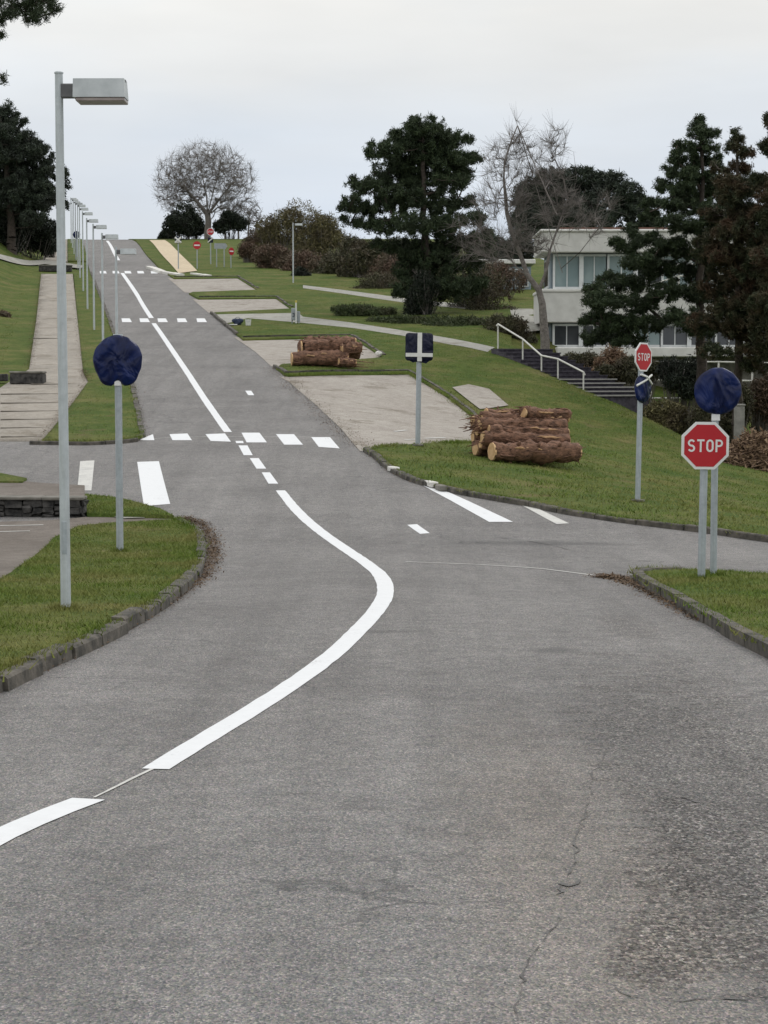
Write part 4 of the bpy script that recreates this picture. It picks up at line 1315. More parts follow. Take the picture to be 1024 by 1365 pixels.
# ------------------------------------------------------------------ street lamps
def lamp_parts(root, h, scale=1.0, detailed=True):
    r = .052*scale
    m = MB(); m.tube([(0, 0, -.15), (0, 0, .02), (0, 0, h*.5), (0, 0, h)], [r*1.08, r*1.08, r*1.0, r*.82], 14); m.build('pole', M['lampgrey'], root, smooth=False)
    if detailed:
        m = MB(); m.box((0, -r*.98, .75), (.055, .012, .34), bev=.004); m.build('access_door', M['galv'], root)
        m = MB(); m.tube([(0, 0, h), (0, 0, h+.012), (0, 0, h+.02)], [r*.95, r*.95, r*.7], 14); m.build('cap', M['lampgrey'], root)
    a0 = r*.6
    m = MB(); m.box((a0 + .085*scale, 0, h - .185*scale), (.19*scale, .09*scale, .15*scale), bev=.01); m.build('arm', M['lampdark'], root)
    hx0, hx1 = .17*scale, .72*scale
    m = MB()
    # shell: box with sloping flanks, lens tray below
    z1, z0 = h - .07*scale, h - .27*scale
    wy = .17*scale
    v = [(hx0, -wy, z0), (hx1, -wy, z0), (hx1, wy, z0), (hx0, wy, z0), (hx0, -wy*.78, z1), (hx1 - .01, -wy*.78, z1), (hx1 - .01, wy*.78, z1), (hx0, wy*.78, z1)]
    m.add(v, [(0,3,2,1),(4,5,6,7),(0,1,5,4),(1,2,6,5),(2,3,7,6),(3,0,4,7)])
    hd = m.build('lamp_head', M['lamphead'], root)
    if detailed:
        m = MB(); m.box(((hx0+hx1)/2 + .012, 0, z0 - .022*scale), (hx1-hx0 - .03, wy*1.9, .04*scale), bev=.008); m.build('lens', M['lens'], hd)
        m = MB(); m.box((hx1 - .02, 0, z1 - .01), (.03, .06, .02)); m.build('latch', M['lampdark'], hd)
def street_lamps():
    b = G(88, 812, .10)
    top = P(78.5, 98, b[1])
    h = top[2] - b[2]
    L = thing('street_lamp', b, 'nearest grey street lamp with a boxy head on the left corner lawn', 'street lamp', 'street lamps along the left verge')
    lamp_parts(L, h, b[1]*95/FPX/.77)
    L.rotation_euler = (0, math.atan2(top[0]-b[0], h), 0)
    lam = [(60, -3.4), (75, -3.56), (90, -3.7), (105, -3.85), (120, -3.95), (135, -4.05), (150, -4.1), (165, -4.2), (180, -4.3), (210, -4.5), (195, -4.4)]
    src = None
    for i, (y, s_) in enumerate(lam):
        X = float(x_road(y)) + s_
        q = ground(X, y, .06)
        if i == 0: lb = 'street lamp behind the bagged blue sign on the left verge, second nearest'
        elif i == 1: lb = 'street lamp third along the left verge, head just below the crest line'
        elif i == 2: lb = 'street lamp fourth along the left verge, first head showing above the crest'
        else: lb = 'distant thin street lamps beyond the fourth, in the row up the left verge'
        if src is None:
            src = thing('street_lamp', q, lb, 'street lamp', 'street lamps along the left verge')
            lamp_parts(src, 4.85, .85, False)
            src['label'] = lb
        else:
            c = copy_tree(src); c.location = q; c['label'] = lb
    q = G(391, 377, .08)
    c = copy_tree(src); c.location = q; c['label'] = 'small street lamp standing in front of the olive thicket'; c['group'] = 'street lamps on the paths'
    hh = S(79, q[1])/4.85
    c.scale = (1, 1, hh)
street_lamps()

# ------------------------------------------------------------------ traffic signs
def stroke(mb, pts, wd, y, n_round=0):
    """flat stroke along a polyline in the xz plane, facing -y"""
    p = np.array(pts, float)
    t = np.gradient(p, axis=0); t /= np.linalg.norm(t, axis=1)[:, None] + 1e-9
    nr = np.stack([-t[:, 1], t[:, 0]], 1)
    l, r = p + nr*wd/2, p - nr*wd/2
    n = len(p)
    v = [(q[0], y, q[1]) for q in l] + [(q[0], y, q[1]) for q in r]
    v += [(q[0], y + .002, q[1]) for q in l] + [(q[0], y + .002, q[1]) for q in r]
    f = [(i, i+1, n+i+1, n+i) for i in range(n-1)]
    mb.add(v[:2*n], f)
def arc(cx, cz, rx, rz, a0, a1, n=14):
    return [(cx + rx*math.cos(a), cz + rz*math.sin(a)) for a in np.linspace(R(a0), R(a1), n)]
def lettering_stop(size, y):
    """STOP in condensed capitals, width about 0.76 of the plate"""
    mb = MB()
    h = size*.265; wl = size*.155; gap = size*.04; wd = size*.040
    total = 4*wl + 3*gap
    x = -total/2 + wl/2
    hh = h/2 - wd/2; ww = wl/2 - wd/2
    # S
    s_pts = arc(x, hh*.5, ww, hh*.5, 25, 270, 16)[:-1] + arc(x, -hh*.5, ww, hh*.5, 90, -155, 16)
    stroke(mb, s_pts, wd, y)
    x += wl + gap
    stroke(mb, [(x, -h/2), (x, 0), (x, h/2 - wd)], wd, y); stroke(mb, [(x-wl/2, hh), (x, hh), (x+wl/2, hh)], wd, y - .0006)
    x += wl + gap
    o_pts = arc(x, hh*.42, ww, hh*.58, 0, 180, 14) + arc(x, -hh*.42, ww, hh*.58, 180, 360, 14)
    o_pts.append(o_pts[0]); stroke(mb, o_pts, wd, y)
    x += wl + gap
    stroke(mb, [(x-ww, -h/2), (x-ww, 0), (x-ww, h/2)], wd, y)
    p_pts = [(x-ww, hh), (x-ww*.2, hh)] + arc(x+ww*.05, hh*.48, ww*.95, hh*.52, 90, -90, 12) + [(x-ww*.2, -hh*.04), (x-ww, -hh*.04)]
    stroke(mb, p_pts, wd, y - .0006)
    return mb
def octagon(r, y0, y1):
    a = [R(22.5 + 45*i) for i in range(8)]
    rr = r/math.cos(R(22.5))
    v = [(rr*math.cos(q), y0, rr*math.sin(q)) for q in a] + [(rr*math.cos(q), y1, rr*math.sin(q)) for q in a]
    f = [tuple(range(8)), tuple(range(15, 7, -1))] + [(i, 8+i, 8+(i+1) % 8, (i+1) % 8) for i in range(8)]
    return v, f
def stop_plate(root, zc, size):
    m = MB(); v, f = octagon(size/2, -.062, -.040); m.add(np.array(v) + (0, 0, zc), f); pl = m.build('plate', M['signwhite'], root)
    m = MB(); v, f = octagon(size/2*.885, -.066, -.0625); m.add(np.array(v) + (0, 0, zc), f); m.build('red_face', M['red'], pl)
    m = lettering_stop(size, -.068)
    m.v = [q + np.array([0, 0, zc]) for q in m.v]
    m.build('lettering', M['signwhite'], pl)
    m = MB()
    for dz in (-size*.25, size*.25): m.box((0, -.034, zc + dz), (size*.5, .012, .035))
    m.build('bracket', M['galv'], root)
def bag_mesh(outline, thick, seed, folds=9, fold=.012):
    """a plastic bag pulled over a plate: outline(angle) gives the radius; front and back bulge a little and crease"""
    rg = np.random.default_rng(seed)
    nr, na = 18, 72
    ph = rg.random(8)*6.28
    mb = MB()
    for sgn in (-1, 1):
        v = [(0, sgn*thick, 0)]
        for i in range(1, nr+1):
            q = i/nr
            for j in range(na):
                a = 2*math.pi*j/na
                rr = outline(a)*q*(1 + (.005*math.sin(13*a + ph[6]) + .010*math.sin(5*a + ph[7]))*q)
                x, z = rr*math.cos(a), rr*math.sin(a)
                cr = fold*(.35*math.sin(folds*a + ph[0] + 2.5*math.sin(4*q + ph[1])) * q*q + .8*math.exp(-((x*.8 + z*.5 + .05*math.sin(9*x) - .06)/.03)**2) - .8*math.exp(-((x*.9 - z*.35 + .04*math.sin(12*z) + .09)/.035)**2) + .8*math.sin(18*x + 9*z*math.sin(ph[2]) + ph[3])*math.sin(11*z + ph[4]))
                cr += fold*1.2*math.exp(-((x - .04*math.sin(8*z + ph[5]))/.02)**2)
                edge = (1 - q**3)**.5
                y = sgn*(thick*edge + (cr*(1 - q**6) if sgn < 0 else cr*.6*(1 - q**6)))
                v.append((x, y, z))
        f = []
        for j in range(na):
            j2 = (j+1) % na
            f.append((0, 1+j, 1+j2) if sgn < 0 else (0, 1+j2, 1+j))
            for i in range(nr-1):
                a_, b_, c_, d_ = 1+i*na+j, 1+(i+1)*na+j, 1+(i+1)*na+j2, 1+i*na+j2
                f.append((a_, b_, c_, d_) if sgn < 0 else (a_, d_, c_, b_))
        mb.add(v, f)
    return mb
def pole_part(root, h, r=.036, lean=0.0):
    m = MB(); m.tube([(0, 0, -.15), (0, 0, h*.5), (0, 0, h - .01), (0, 0, h)], [r, r, r, r*.8], 12); m.build('pole', M['galv'], root)
def signs():
    # front stop sign
    b = G(935, 771, .10); d = b[1]
    k = d/FPX
    rt = thing('stop_sign', b, 'large red octagonal stop sign on the near right corner lawn', 'road sign')
    rt.rotation_euler = (0, R(.7), 0)
    pole_part(rt, 190*k, 5.2*k); stop_plate(rt, (770-592)*k, 63*k)
    # bagged round sign behind it
    b = G(951, 767, .10); d = b[1]; k = d/FPX
    rt = thing('covered_sign', b, 'round sign wrapped in a blue bag rising behind the near stop sign', 'road sign', 'signs wrapped in plastic bags')
    pole_part(rt, 265*k, 4.6*k)
    zc = (767-521)*k; R0 = 31.5*k
    def ol(a):
        s_ = math.sin(a)
        return R0*(1.0 if s_ > -.5 else 1 - .06*(-s_-.5))
    m = bag_mesh(ol, .055, 5, 7); m.v = [q + np.array([.02, -.055, zc]) for q in m.v]; m.build('bag', M['bag'], rt, smooth=True)
    m = MB(); m.box((.0, -.04, zc - R0 - 3*k), (11*k, .03, 9*k), bev=.004); m.build('bracket', M['signwhite'], rt)
    # left bagged sign
    b = G(160, 735, .10); d = b[1]; k = d/FPX
    rt = thing('covered_sign', b, 'round sign in a dark blue bag gathered at the pole on the left corner lawn', 'road sign', 'signs wrapped in plastic bags')
    pole_part(rt, 286*k, 4.8*k)
    zc = (735-481)*k; R1 = 32.5*k
    def ol2(a):
        a = (a + math.pi) % (2*math.pi) - math.pi
        dwn = abs(a + math.pi/2)
        r_ = R1*(1.0 + .05*max(0, math.sin(a)))
        if dwn < R(70): r_ = R1*(1.0 + .10*math.sin(math.pi*min(1, dwn/R(62)))**2)
        if dwn < R(16): r_ = R1*(.80 + .27*(dwn/R(16)))
        return r_
    m = bag_mesh(ol2, .06, 9, 9, .016); m.v = [q + np.array([0, -.05, zc]) for q in m.v]; m.build('bag', M['bag'], rt, smooth=True)
    m = MB(); m.box((0, -.048, zc - R1 + 3*k), (9*k, .06, 7*k), bev=.006); m.build('bracket', M['signwhite'], rt)
    m = MB(); m.box((0, 0, zc + R1 + 1.5*k), (12*k, .05, 3*k), bev=.004); m.build('top_clip', M['lampgrey'], rt)
    # far lawn: stop sign over a bagged sign, seen at an angle
    b = G(850, 669, .08); d = b[1]; k = d/FPX
    rt = thing('stop_sign', b, 'smaller stop sign over a blue bagged sign, turned sideways on the far lawn', 'road sign')
    rt.rotation_euler = (0, R(1.6), R(48))
    pole_part(rt, 202*k, 3.6*k); stop_plate(rt, (669-476)*k, 38*k)
    zc = (669-517)*k; R2 = 18.5*k
    def ol3(a):
        s_ = math.sin(a)
        return R2*(1.0 + .10*max(0, -s_)) if abs(math.cos(a)) < .8 else R2
    m = bag_mesh(ol3, .06, 12, 6); m.v = [q + np.array([0, -.06, zc]) for q in m.v]; bg_ = m.build('bag', M['bag'], rt, smooth=True)
    m = MB()
    m.tube([(-R2*1.0, -.11, zc + R2*.15), (0, -.135, zc + R2*.55), (R2*.9, -.10, zc + R2*.95)], .022, 6)
    m.tube([(R2*.95, -.10, zc + R2*.3), (.1*R2, -.14, zc + R2*.8), (-R2*.5, -.10, zc + R2*.95)], .022, 6)
    m.build('tape', M['tape'], bg_)
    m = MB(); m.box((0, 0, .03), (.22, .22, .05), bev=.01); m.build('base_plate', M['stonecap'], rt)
    # square covered sign in the middle
    b = G(557, 594, .08); d = b[1]; k = d/FPX
    rt = thing('covered_sign', b, 'square sign under a black bag taped with a white cross beside the big log pile', 'road sign', 'signs wrapped in plastic bags')
    rt.rotation_euler = (0, R(.8), 0)
    pole_part(rt, 150*k, 3.4*k)
    zc = (594-463)*k; hw = 18.5*k
    def ol4(a):
        c_, s_ = abs(math.cos(a)), abs(math.sin(a))
        return hw/((c_**10 + s_**10)**.1)
    m = bag_mesh(ol4, .045, 15, 8, .008); m.v = [q + np.array([0, -.05, zc]) for q in m.v]; bg_ = m.build('bag', M['bagdark'], rt, smooth=True)
    m = MB(); m.box((.01, -.105, zc), (6*k, .012, 38*k)); m.box((0, -.118, zc - 10.5*k), (36*k, .012, 5*k))
    m.build('tape', M['tape'], bg_)
    m = MB(); m.add([(-hw*.7, -.09, zc - hw*.98), (hw*.75, -.09, zc - hw*.98), (hw*.5, -.07, zc - hw*1.18), (-hw*.1, -.07, zc - hw*1.05), (-hw*.45, -.07, zc - hw*1.12),
                     (-hw*.7, -.06, zc - hw*.98), (hw*.75, -.06, zc - hw*.98), (hw*.5, -.05, zc - hw*1.18), (-hw*.1, -.05, zc - hw*1.05), (-hw*.45, -.05, zc - hw*1.12)],
                    [(0, 4, 3, 2, 1), (5, 6, 7, 8, 9), (0, 5, 9, 4), (4, 9, 8, 3), (3, 8, 7, 2), (2, 7, 6, 1)])
    m.build('bag_flap', M['bagdark'], bg_)
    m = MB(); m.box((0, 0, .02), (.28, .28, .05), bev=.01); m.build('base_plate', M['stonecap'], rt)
    # far signs near the crest
    def disc(n=24, r=1.0, y0=-.04, y1=-.02, sc=(1, 1)):
        a = np.linspace(0, 2*math.pi, n, endpoint=False)
        v = [(r*sc[0]*math.cos(q), y0, r*sc[1]*math.sin(q)) for q in a] + [(r*sc[0]*math.cos(q), y1, r*sc[1]*math.sin(q)) for q in a]
        return v, [tuple(range(n)), tuple(range(2*n-1, n-1, -1))] + [(i, n+i, n+(i+1) % n, (i+1) % n) for i in range(n)]
    # covered sign on the left verge
    y = 172.0; X = P(102.5, 320, y)[0]; q = ground(X, y, .08); k = y/FPX
    rt = thing('covered_sign', q, 'tiny far round blue bagged sign beside the walkway near the crest', 'road sign', 'signs wrapped in plastic bags')
    zt = P(102, 313, y)[2] - q[2]
    pole_part(rt, zt, .045)
    m = bag_mesh(lambda a: 5*k, .08, 20); m.v = [w_ + np.array([0, -.08, zt]) for w_ in m.v]; m.build('bag', M['bag'], rt, smooth=True)
    # no-entry discs
    for px, py, by, r, lb, yaw in ((263, 327, 358, 5.2, 'far red no entry disc beside the foot of the sandy footpath', 0), (308, 335, 357, 5.0, 'far red and white disc turned half away on the grass, rightmost far sign', 50)):
        q = G(px, by, .08); k = q[1]/FPX
        rt = thing('no_entry_sign', q, lb, 'road sign', rz=R(yaw))
        zc = P(px, py, q[1])[2] - q[2]
        pole_part(rt, zc + .2, .04)
        m = MB(); v, f = disc(24, r*k); m.add(np.array(v) + (0, -.03, zc), f); pl = m.build('plate', M['red'], rt)
        m = MB(); m.box((0, -.078, zc), (r*k*1.45, .01, r*k*.34)); m.build('bar', M['signwhite'], pl)
    # red stop octagon in front of the crest tree, over a small covered panel
    q = G(281, 352, .08); k = q[1]/FPX
    rt = thing('stop_sign', q, 'far stop sign above a white taped panel in front of the crest tree', 'road sign')
    zc = P(281, 309, q[1])[2] - q[2]
    pole_part(rt, zc + .2, .045); stop_plate(rt, zc, 9.5*k)
    m = MB(); m.box((0, -.05, zc - 11*k), (7*k, .05, 7*k), bev=.02); bg_ = m.build('bag', M['bagdark'], rt)
    m = MB(); m.tube([(-3.5*k, -.09, zc - 14*k), (0, -.095, zc - 11*k), (3.5*k, -.09, zc - 8*k)], .05, 6); m.build('tape', M['tape'], bg_)
    # triangular covered sign by the sandy path
    q = G(238, 359, .08); k = q[1]/FPX
    rt = thing('covered_sign', q, 'far sign bagged in black with crossed white tape on the sandy footpath edge', 'road sign', 'signs wrapped in plastic bags')
    zc = P(238, 320, q[1])[2] - q[2]
    pole_part(rt, zc, .045)
    m = bag_mesh(ol4, .05, 22); sc_ = 4.3*k/hw; m.v = [w_*np.array([sc_, 1, sc_]) + np.array([0, -.06, zc]) for w_ in m.v]; bg_ = m.build('bag', M['bagdark'], rt, smooth=True)
    m = MB()
    m.tube([(-4*k, -.11, zc + 3.5*k), (0, -.13, zc), (4*k, -.11, zc - 3.5*k)], .07, 6); m.tube([(4*k, -.11, zc + 3.5*k), (0, -.12, zc), (-4*k, -.11, zc - 3.5*k)], .07, 6); m.box((0, -.11, zc - 2.6*k), (5*k, .02, 2.2*k))
    m.build('tape', M['tape'], bg_)
    # blank direction plate
    q = G(294, 356, .08); k = q[1]/FPX
    rt = thing('direction_sign', q, 'far blank grey direction plate on two posts between the far red discs', 'road sign')
    zc = P(294, 328, q[1])[2] - q[2]
    for s_ in (-1, 1):
        m = MB(); m.tube([(s_*5*k, 0, -.1), (s_*5*k, 0, zc*.5), (s_*5*k, 0, zc + .2)], .04, 8); m.build('post', M['galv'], rt)
    m = MB(); v = [(-8*k, -.05, zc-3.6*k), (7*k, -.05, zc-3.6*k), (9.5*k, -.05, zc), (7*k, -.05, zc+3.6*k), (-8*k, -.05, zc+3.6*k)]
    v += [(a_, -.03, c_) for a_, b_, c_ in v]
    m.add(v, [(0,1,2,3,4), (9,8,7,6,5)] + [(i, 5+i, 5+(i+1) % 5, (i+1) % 5) for i in range(5)]); m.build('plate', M['cabgrey'], rt)
signs()

# ------------------------------------------------------------------ logs
def make_log(p0, p1, r, label, group, seed, ends=(1, 1), knots=3):
    rg = np.random.default_rng(seed)
    p0 = np.array(p0, float); p1 = np.array(p1, float)
    base = (p0 + p1)/2 - np.array([0, 0, r])
    root = thing('log', base, label, 'log', group)
    n, sd = 22, 16
    t = np.linspace(0, 1, n)[:, None]
    path = p0 + (p1-p0)*t
    L = np.linalg.norm(p1-p0)
    path[1:-1] += rg.normal(0, .012*L*.6, (n-2, 3))
    bow = rg.normal(0, .02*L, 3); bow[2] *= .4
    path += np.sin(math.pi*t)*bow
    rad = r*(1 + .07*np.sin(np.linspace(0, 5, n) + rg.random()*6) + rg.normal(0, .045, n))
    sq = 1 + rg.normal(0, .085, (n, sd))
    m = MB(); m.tube(path, rad, sd, caps=True, squash=[sq[i] for i in range(n)])
    for i in range(knots):
        u = .15 + .7*rg.random(); c = p0 + (p1-p0)*u
        a = rg.random()*3.14
        ax = (p1-p0)/L; s_ = np.cross(ax, [0, 0, 1]); s_ /= np.linalg.norm(s_)
        dr = s_*math.cos(a)*(1 if s_[1] < 0 else -1) + np.array([0, 0, 1])*math.sin(a)
        m.tube([c + dr*r*.7, c + dr*r*1.1, c + dr*(r*1.15 + .05*rg.random()) + ax*.02], [r*.3, r*.2, r*.13], 6)
    ns = 46
    uu = rg.random(ns); aa = rg.random(ns)*6.28
    ax = (p1-p0)/L; s1 = np.cross(ax, [0, 0, 1]); s1 /= np.linalg.norm(s1); s2 = np.cross(s1, ax)
    pc = path[np.minimum((uu*(n-1)).astype(int), n-2)]
    out_ = np.cos(aa)[:, None]*s1 + np.sin(aa)[:, None]*s2
    a_ = pc + out_*r*.97; b_ = a_ + ax*(rg.normal(0, .22, ns))[:, None] + out_*(r*.28*rg.random(ns))[:, None] - np.array([0, 0, .03])
    m.segs(a_, b_, np.full(ns, .020), np.full(ns, .008), 4)
    m.build('bark', M['logbark'], root, base, True)
    if rg.random() < .6:
        m = MB(); fr = s1*(1 if s1[1] < 0 else -1)
        for q in range(2):
            u0 = .05 + .6*rg.random(); ln_ = .15 + .25*rg.random()
            dd = (fr*.9 + np.array([0, 0, .2 + .5*rg.random()])); dd /= np.linalg.norm(dd)
            tt = np.linspace(u0, min(u0+ln_, .97), 7)
            pp = np.stack([np.interp(tt, t[:, 0], path[:, c_]) for c_ in range(3)], 1) + dd*r*1.0
            m.tube(pp, [.006, .02, .028, .022, .03, .018, .004], 6)
        m.build('torn_strip', M['splint'], root, base, True)
    for pt, s_, on in ((path[0], -1, ends[0]), (path[-1], 1, ends[1])):
        if not on: continue
        u = np.cross(ax, [0, 0, 1]); u /= np.linalg.norm(u); v = np.cross(u, ax)
        a = np.linspace(0, 2*math.pi, 18, endpoint=False)
        rr = r*.9*(1 + rg.normal(0, .025, 18))
        c0 = pt + ax*s_*.006; c1 = pt + ax*s_*.018
        ring = (np.cos(a)*rr)[:, None]*u + (np.sin(a)*rr)[:, None]*v
        m = MB(); vv = np.concatenate([c0 - ax*s_*.03 + ring, c1 + ring*.98])
        fr = list(range(18, 36)); 
        m.add(vv, [tuple(fr if s_ > 0 else fr[::-1])] + [(i, (i+1) % 18, 18+(i+1) % 18, 18+i) for i in range(18)])
        m.build('cut_end', M['cut'], root, base)
    return root
def frayed(root, p, ax, r, seed, n=26, ln=.28):
    """splintered bark and twig stubs at a torn log end"""
    rg = np.random.default_rng(seed)
    base = np.array(root.location)
    a = np.array(p) + rg.normal(0, r*.5, (n, 3))
    dr = np.array(ax) + rg.normal(0, .45, (n, 3))
    m = MB(); m.segs(a, a + dr*ln*rg.random((n, 1)), np.full(n, .018), np.full(n, .004), 4)
    m.build('splinters', M['logbark'], root, base)
def log_piles():
    b = G(700, 618, .08); d = b[1]; k = d/FPX
    g = 'logs of the big near pile'
    ax = np.array([math.cos(R(24)), math.sin(R(24)), 0]); nr = np.array([-ax[1], ax[0], 0])
    def at(px, py, dep): return P(px, py, d + dep)
    # (left px, left py, right px, right py, radius px, depth left, depth right, label)
    L = [(656, 606, 770, 603, 13, -.6, .35, 'thickest log, lowest at the front of the near pile, pale cut end left'),
         (644, 583, 757, 588, 8.5, -.1, .75, 'log second from the ground on the near pile, with a bright cut end'),
         (652, 573, 756, 577, 7, .1, .95, 'slim crooked log in the middle of the near pile'),
         (640, 566, 753, 567, 9, .25, 1.1, 'dark log just under the top layer of the near pile'),
         (642, 556, 750, 562, 7, .5, 1.3, 'log with torn pale wood along it near the top of the near pile'),
         (698, 550, 757, 553, 8, .7, 1.4, 'short log with a round pale end topmost on the right of the near pile'),
         (634, 602, 740, 603, 10, .35, 1.2, 'log lying behind the thick front log of the near pile'),
         (632, 582, 745, 583, 10, .6, 1.45, 'log buried in the heart of the near pile'),
         (631, 563, 740, 557, 9, .9, 1.7, 'rear log at the top left of the near pile with a shaggy end'),
         (641, 593, 752, 595, 6, .0, .85, 'thin log wedged between the two lowest front logs of the near pile'),
         (636, 575, 748, 570, 6.5, .3, 1.2, 'thin dark log wedged in the middle left of the near pile'),
         (648, 549, 735, 551, 5.5, .75, 1.5, 'thin log on the very top left of the near pile'),
         (662, 563, 756, 558, 6.5, .55, 1.35, 'thin log under the short topmost log of the near pile'),
         (634, 603, 752, 602, 9, 1.1, 2.0, 'hindmost log on the grass under the near pile')]
    for i, (xa, ya, xb, yb, r, da, db, lb) in enumerate(L):
        pa, pb = at(xa, ya, da), at(xb, yb, db)
        for q in (pa, pb):
            q[2] = max(q[2], float(H(q[0], q[1])) + .08 + r*k*.93)
        o = make_log(pa, pb, r*k, lb, g, 200+i, ends=(1, 1))
        if i in (4, 8, 3, 0): frayed(o, pa if i != 0 else pb, -ax if i != 0 else ax, r*k, 300+i, 20 if i == 8 else 10)
    b = G(440, 489, .08); d = b[1]; k = d/FPX
    g = 'logs of the small far pile'
    L = [(389, 481, 463, 477, 9.5, -.2, .2, 'mossy bottom front log of the far pile on the grass strip'),
         (402, 463, 466, 459, 9.5, .2, .5, 'upper front log of the far pile with an orange torn end'),
         (398, 474, 478, 470, 10, .5, .8, 'log behind the bottom front log of the far pile'),
         (408, 457, 474, 457, 7.5, .75, 1.0, 'thin topmost log at the back of the far pile'),
         (452, 482, 474, 484, 5.5, -.35, -.2, 'short stub lying at the right foot of the far pile'),
         (455, 465, 480, 464, 8, .15, .45, 'round log end sticking out at the right of the far pile')]
    for i, (xa, ya, xb, yb, r, da, db, lb) in enumerate(L):
        pa, pb = P(xa, ya, d+da), P(xb, yb, d+db)
        for q in (pa, pb):
            q[2] = max(q[2], float(H(q[0], q[1])) + .08 + r*k*.93)
        make_log(pa, pb, r*k, lb, g, 230+i)
log_piles()

# ------------------------------------------------------------------ walls, blocks, small things
def stone_wall():
    rg = np.random.default_rng(8)
    a = G(-120, 688); b = G(112, 690)
    z1 = S(23, b[1])
    root = thing('stone_wall', b, 'low dark mossy stone wall at the left edge beside the car park', 'wall')
    o = np.array(b)
    L = b[0]-a[0]
    m = MB()
    x = a[0]
    while x < b[0] - .05:
        wv = .14 + .34*rg.random()**1.5; x2 = min(x + wv, b[0])
        yy = a[1] + (b[1]-a[1])*((x+x2)/2 - a[0])/L
        z = -.1
        gz = float(H((x+x2)/2, yy))
        while z < z1 - .05:
            hv = .07 + .1*rg.random(); z2 = min(z + hv, z1)
            if z1 - z2 < .06: z2 = z1
            m.box(((x+x2)/2, yy + .2 + rg.normal(0, .03), gz + (z+z2)/2), (x2-x-.012, .42, z2-z-.01), bev=.02)
            z = z2
        x = x2
    m.v = [q + rg.normal(0, .012, q.shape) for q in m.v]
    m.box(((a[0]+b[0])/2, (a[1]+b[1])/2 + .24, float(H((a[0]+b[0])/2, a[1])) + z1/2 - .06), (L - .05, .34, z1 - .02))
    m.build('stones', M['darkstone'], root, o)
    m = MB()
    x = a[0]
    while x < b[0] - .05:
        x2 = min(x + .8 + .3*rg.random(), b[0])
        yy = a[1] + (b[1]-a[1])*((x+x2)/2 - a[0])/L
        m.box(((x+x2)/2, yy + .21, float(H((x+x2)/2, yy)) + z1 + .03), (x2-x-.01, .52, .06), bev=.015)
        x = x2
    m.build('coping', M['stonecap'], root, o)
stone_wall()
def block():
    b = G(35, 512, .05); k = b[1]/FPX
    root = thing('stone_block', b, 'low grey stone block on the walkway edge left of the nearest lamp', 'stone block')
    m = MB(); m.box((0, .35, 7*k), (44*k, .8, 14*k), bev=.04); m.build('body', M['darkstone'], root)
    m = MB(); m.box((0, .35, 14*k + .04), (45*k, .84, .08), bev=.025); m.build('slab', M['stonecap'], root)
    b = G(-5, 508, .05)
    root = thing('stone_kerb_wall', b, 'thin dark stone edging left of the stone block', 'wall')
    m = MB(); m.box((-.6, .3, .12), (1.9, .3, .26), bev=.03); m.build('stones', M['darkstone'], root)
block()
def walk_steps():
    # risers across the walkway
    for (pxa, pxb, py, hgt, lb) in ((51, 96, 361, .42, 'dark riser wall across the top of the near walkway'), ):
        a, b = G(pxa, py, .02), G(pxb, py, .02)
        c = (a+b)/2
        root = thing('walkway_step', c, lb, 'step')
        m = MB(); m.box((0, .2, hgt/2 - .05), (b[0]-a[0], .4, hgt), bev=.03); m.build('riser', M['darkstone'], root)
        m = MB(); m.box((0, .25, hgt - .02), (b[0]-a[0] + .1, .55, .07), bev=.015); m.build('tread', M['stonecap'], root)
    # shallow stone nosings lower down the walkway
    for i, (xa, xb, py) in enumerate(((0, 58, 583), (0, 66, 571), (0, 72, 560), (0, 80, 549), (0, 88, 538), (0, 100, 526), (40, 110, 513), (42, 103, 452))):
        a, b = G(xa, py, .05), G(xb, py - 1.5, .05)
        c = (a+b)/2
        m = MB(); m.box((c[0], c[1], c[2] + .008), (b[0]-a[0], .12, .03), math.atan2(b[1]-a[1], b[0]-a[0]), bev=.012)
        structure(m.build('walkway_nosing', M['nosing']))
walk_steps()
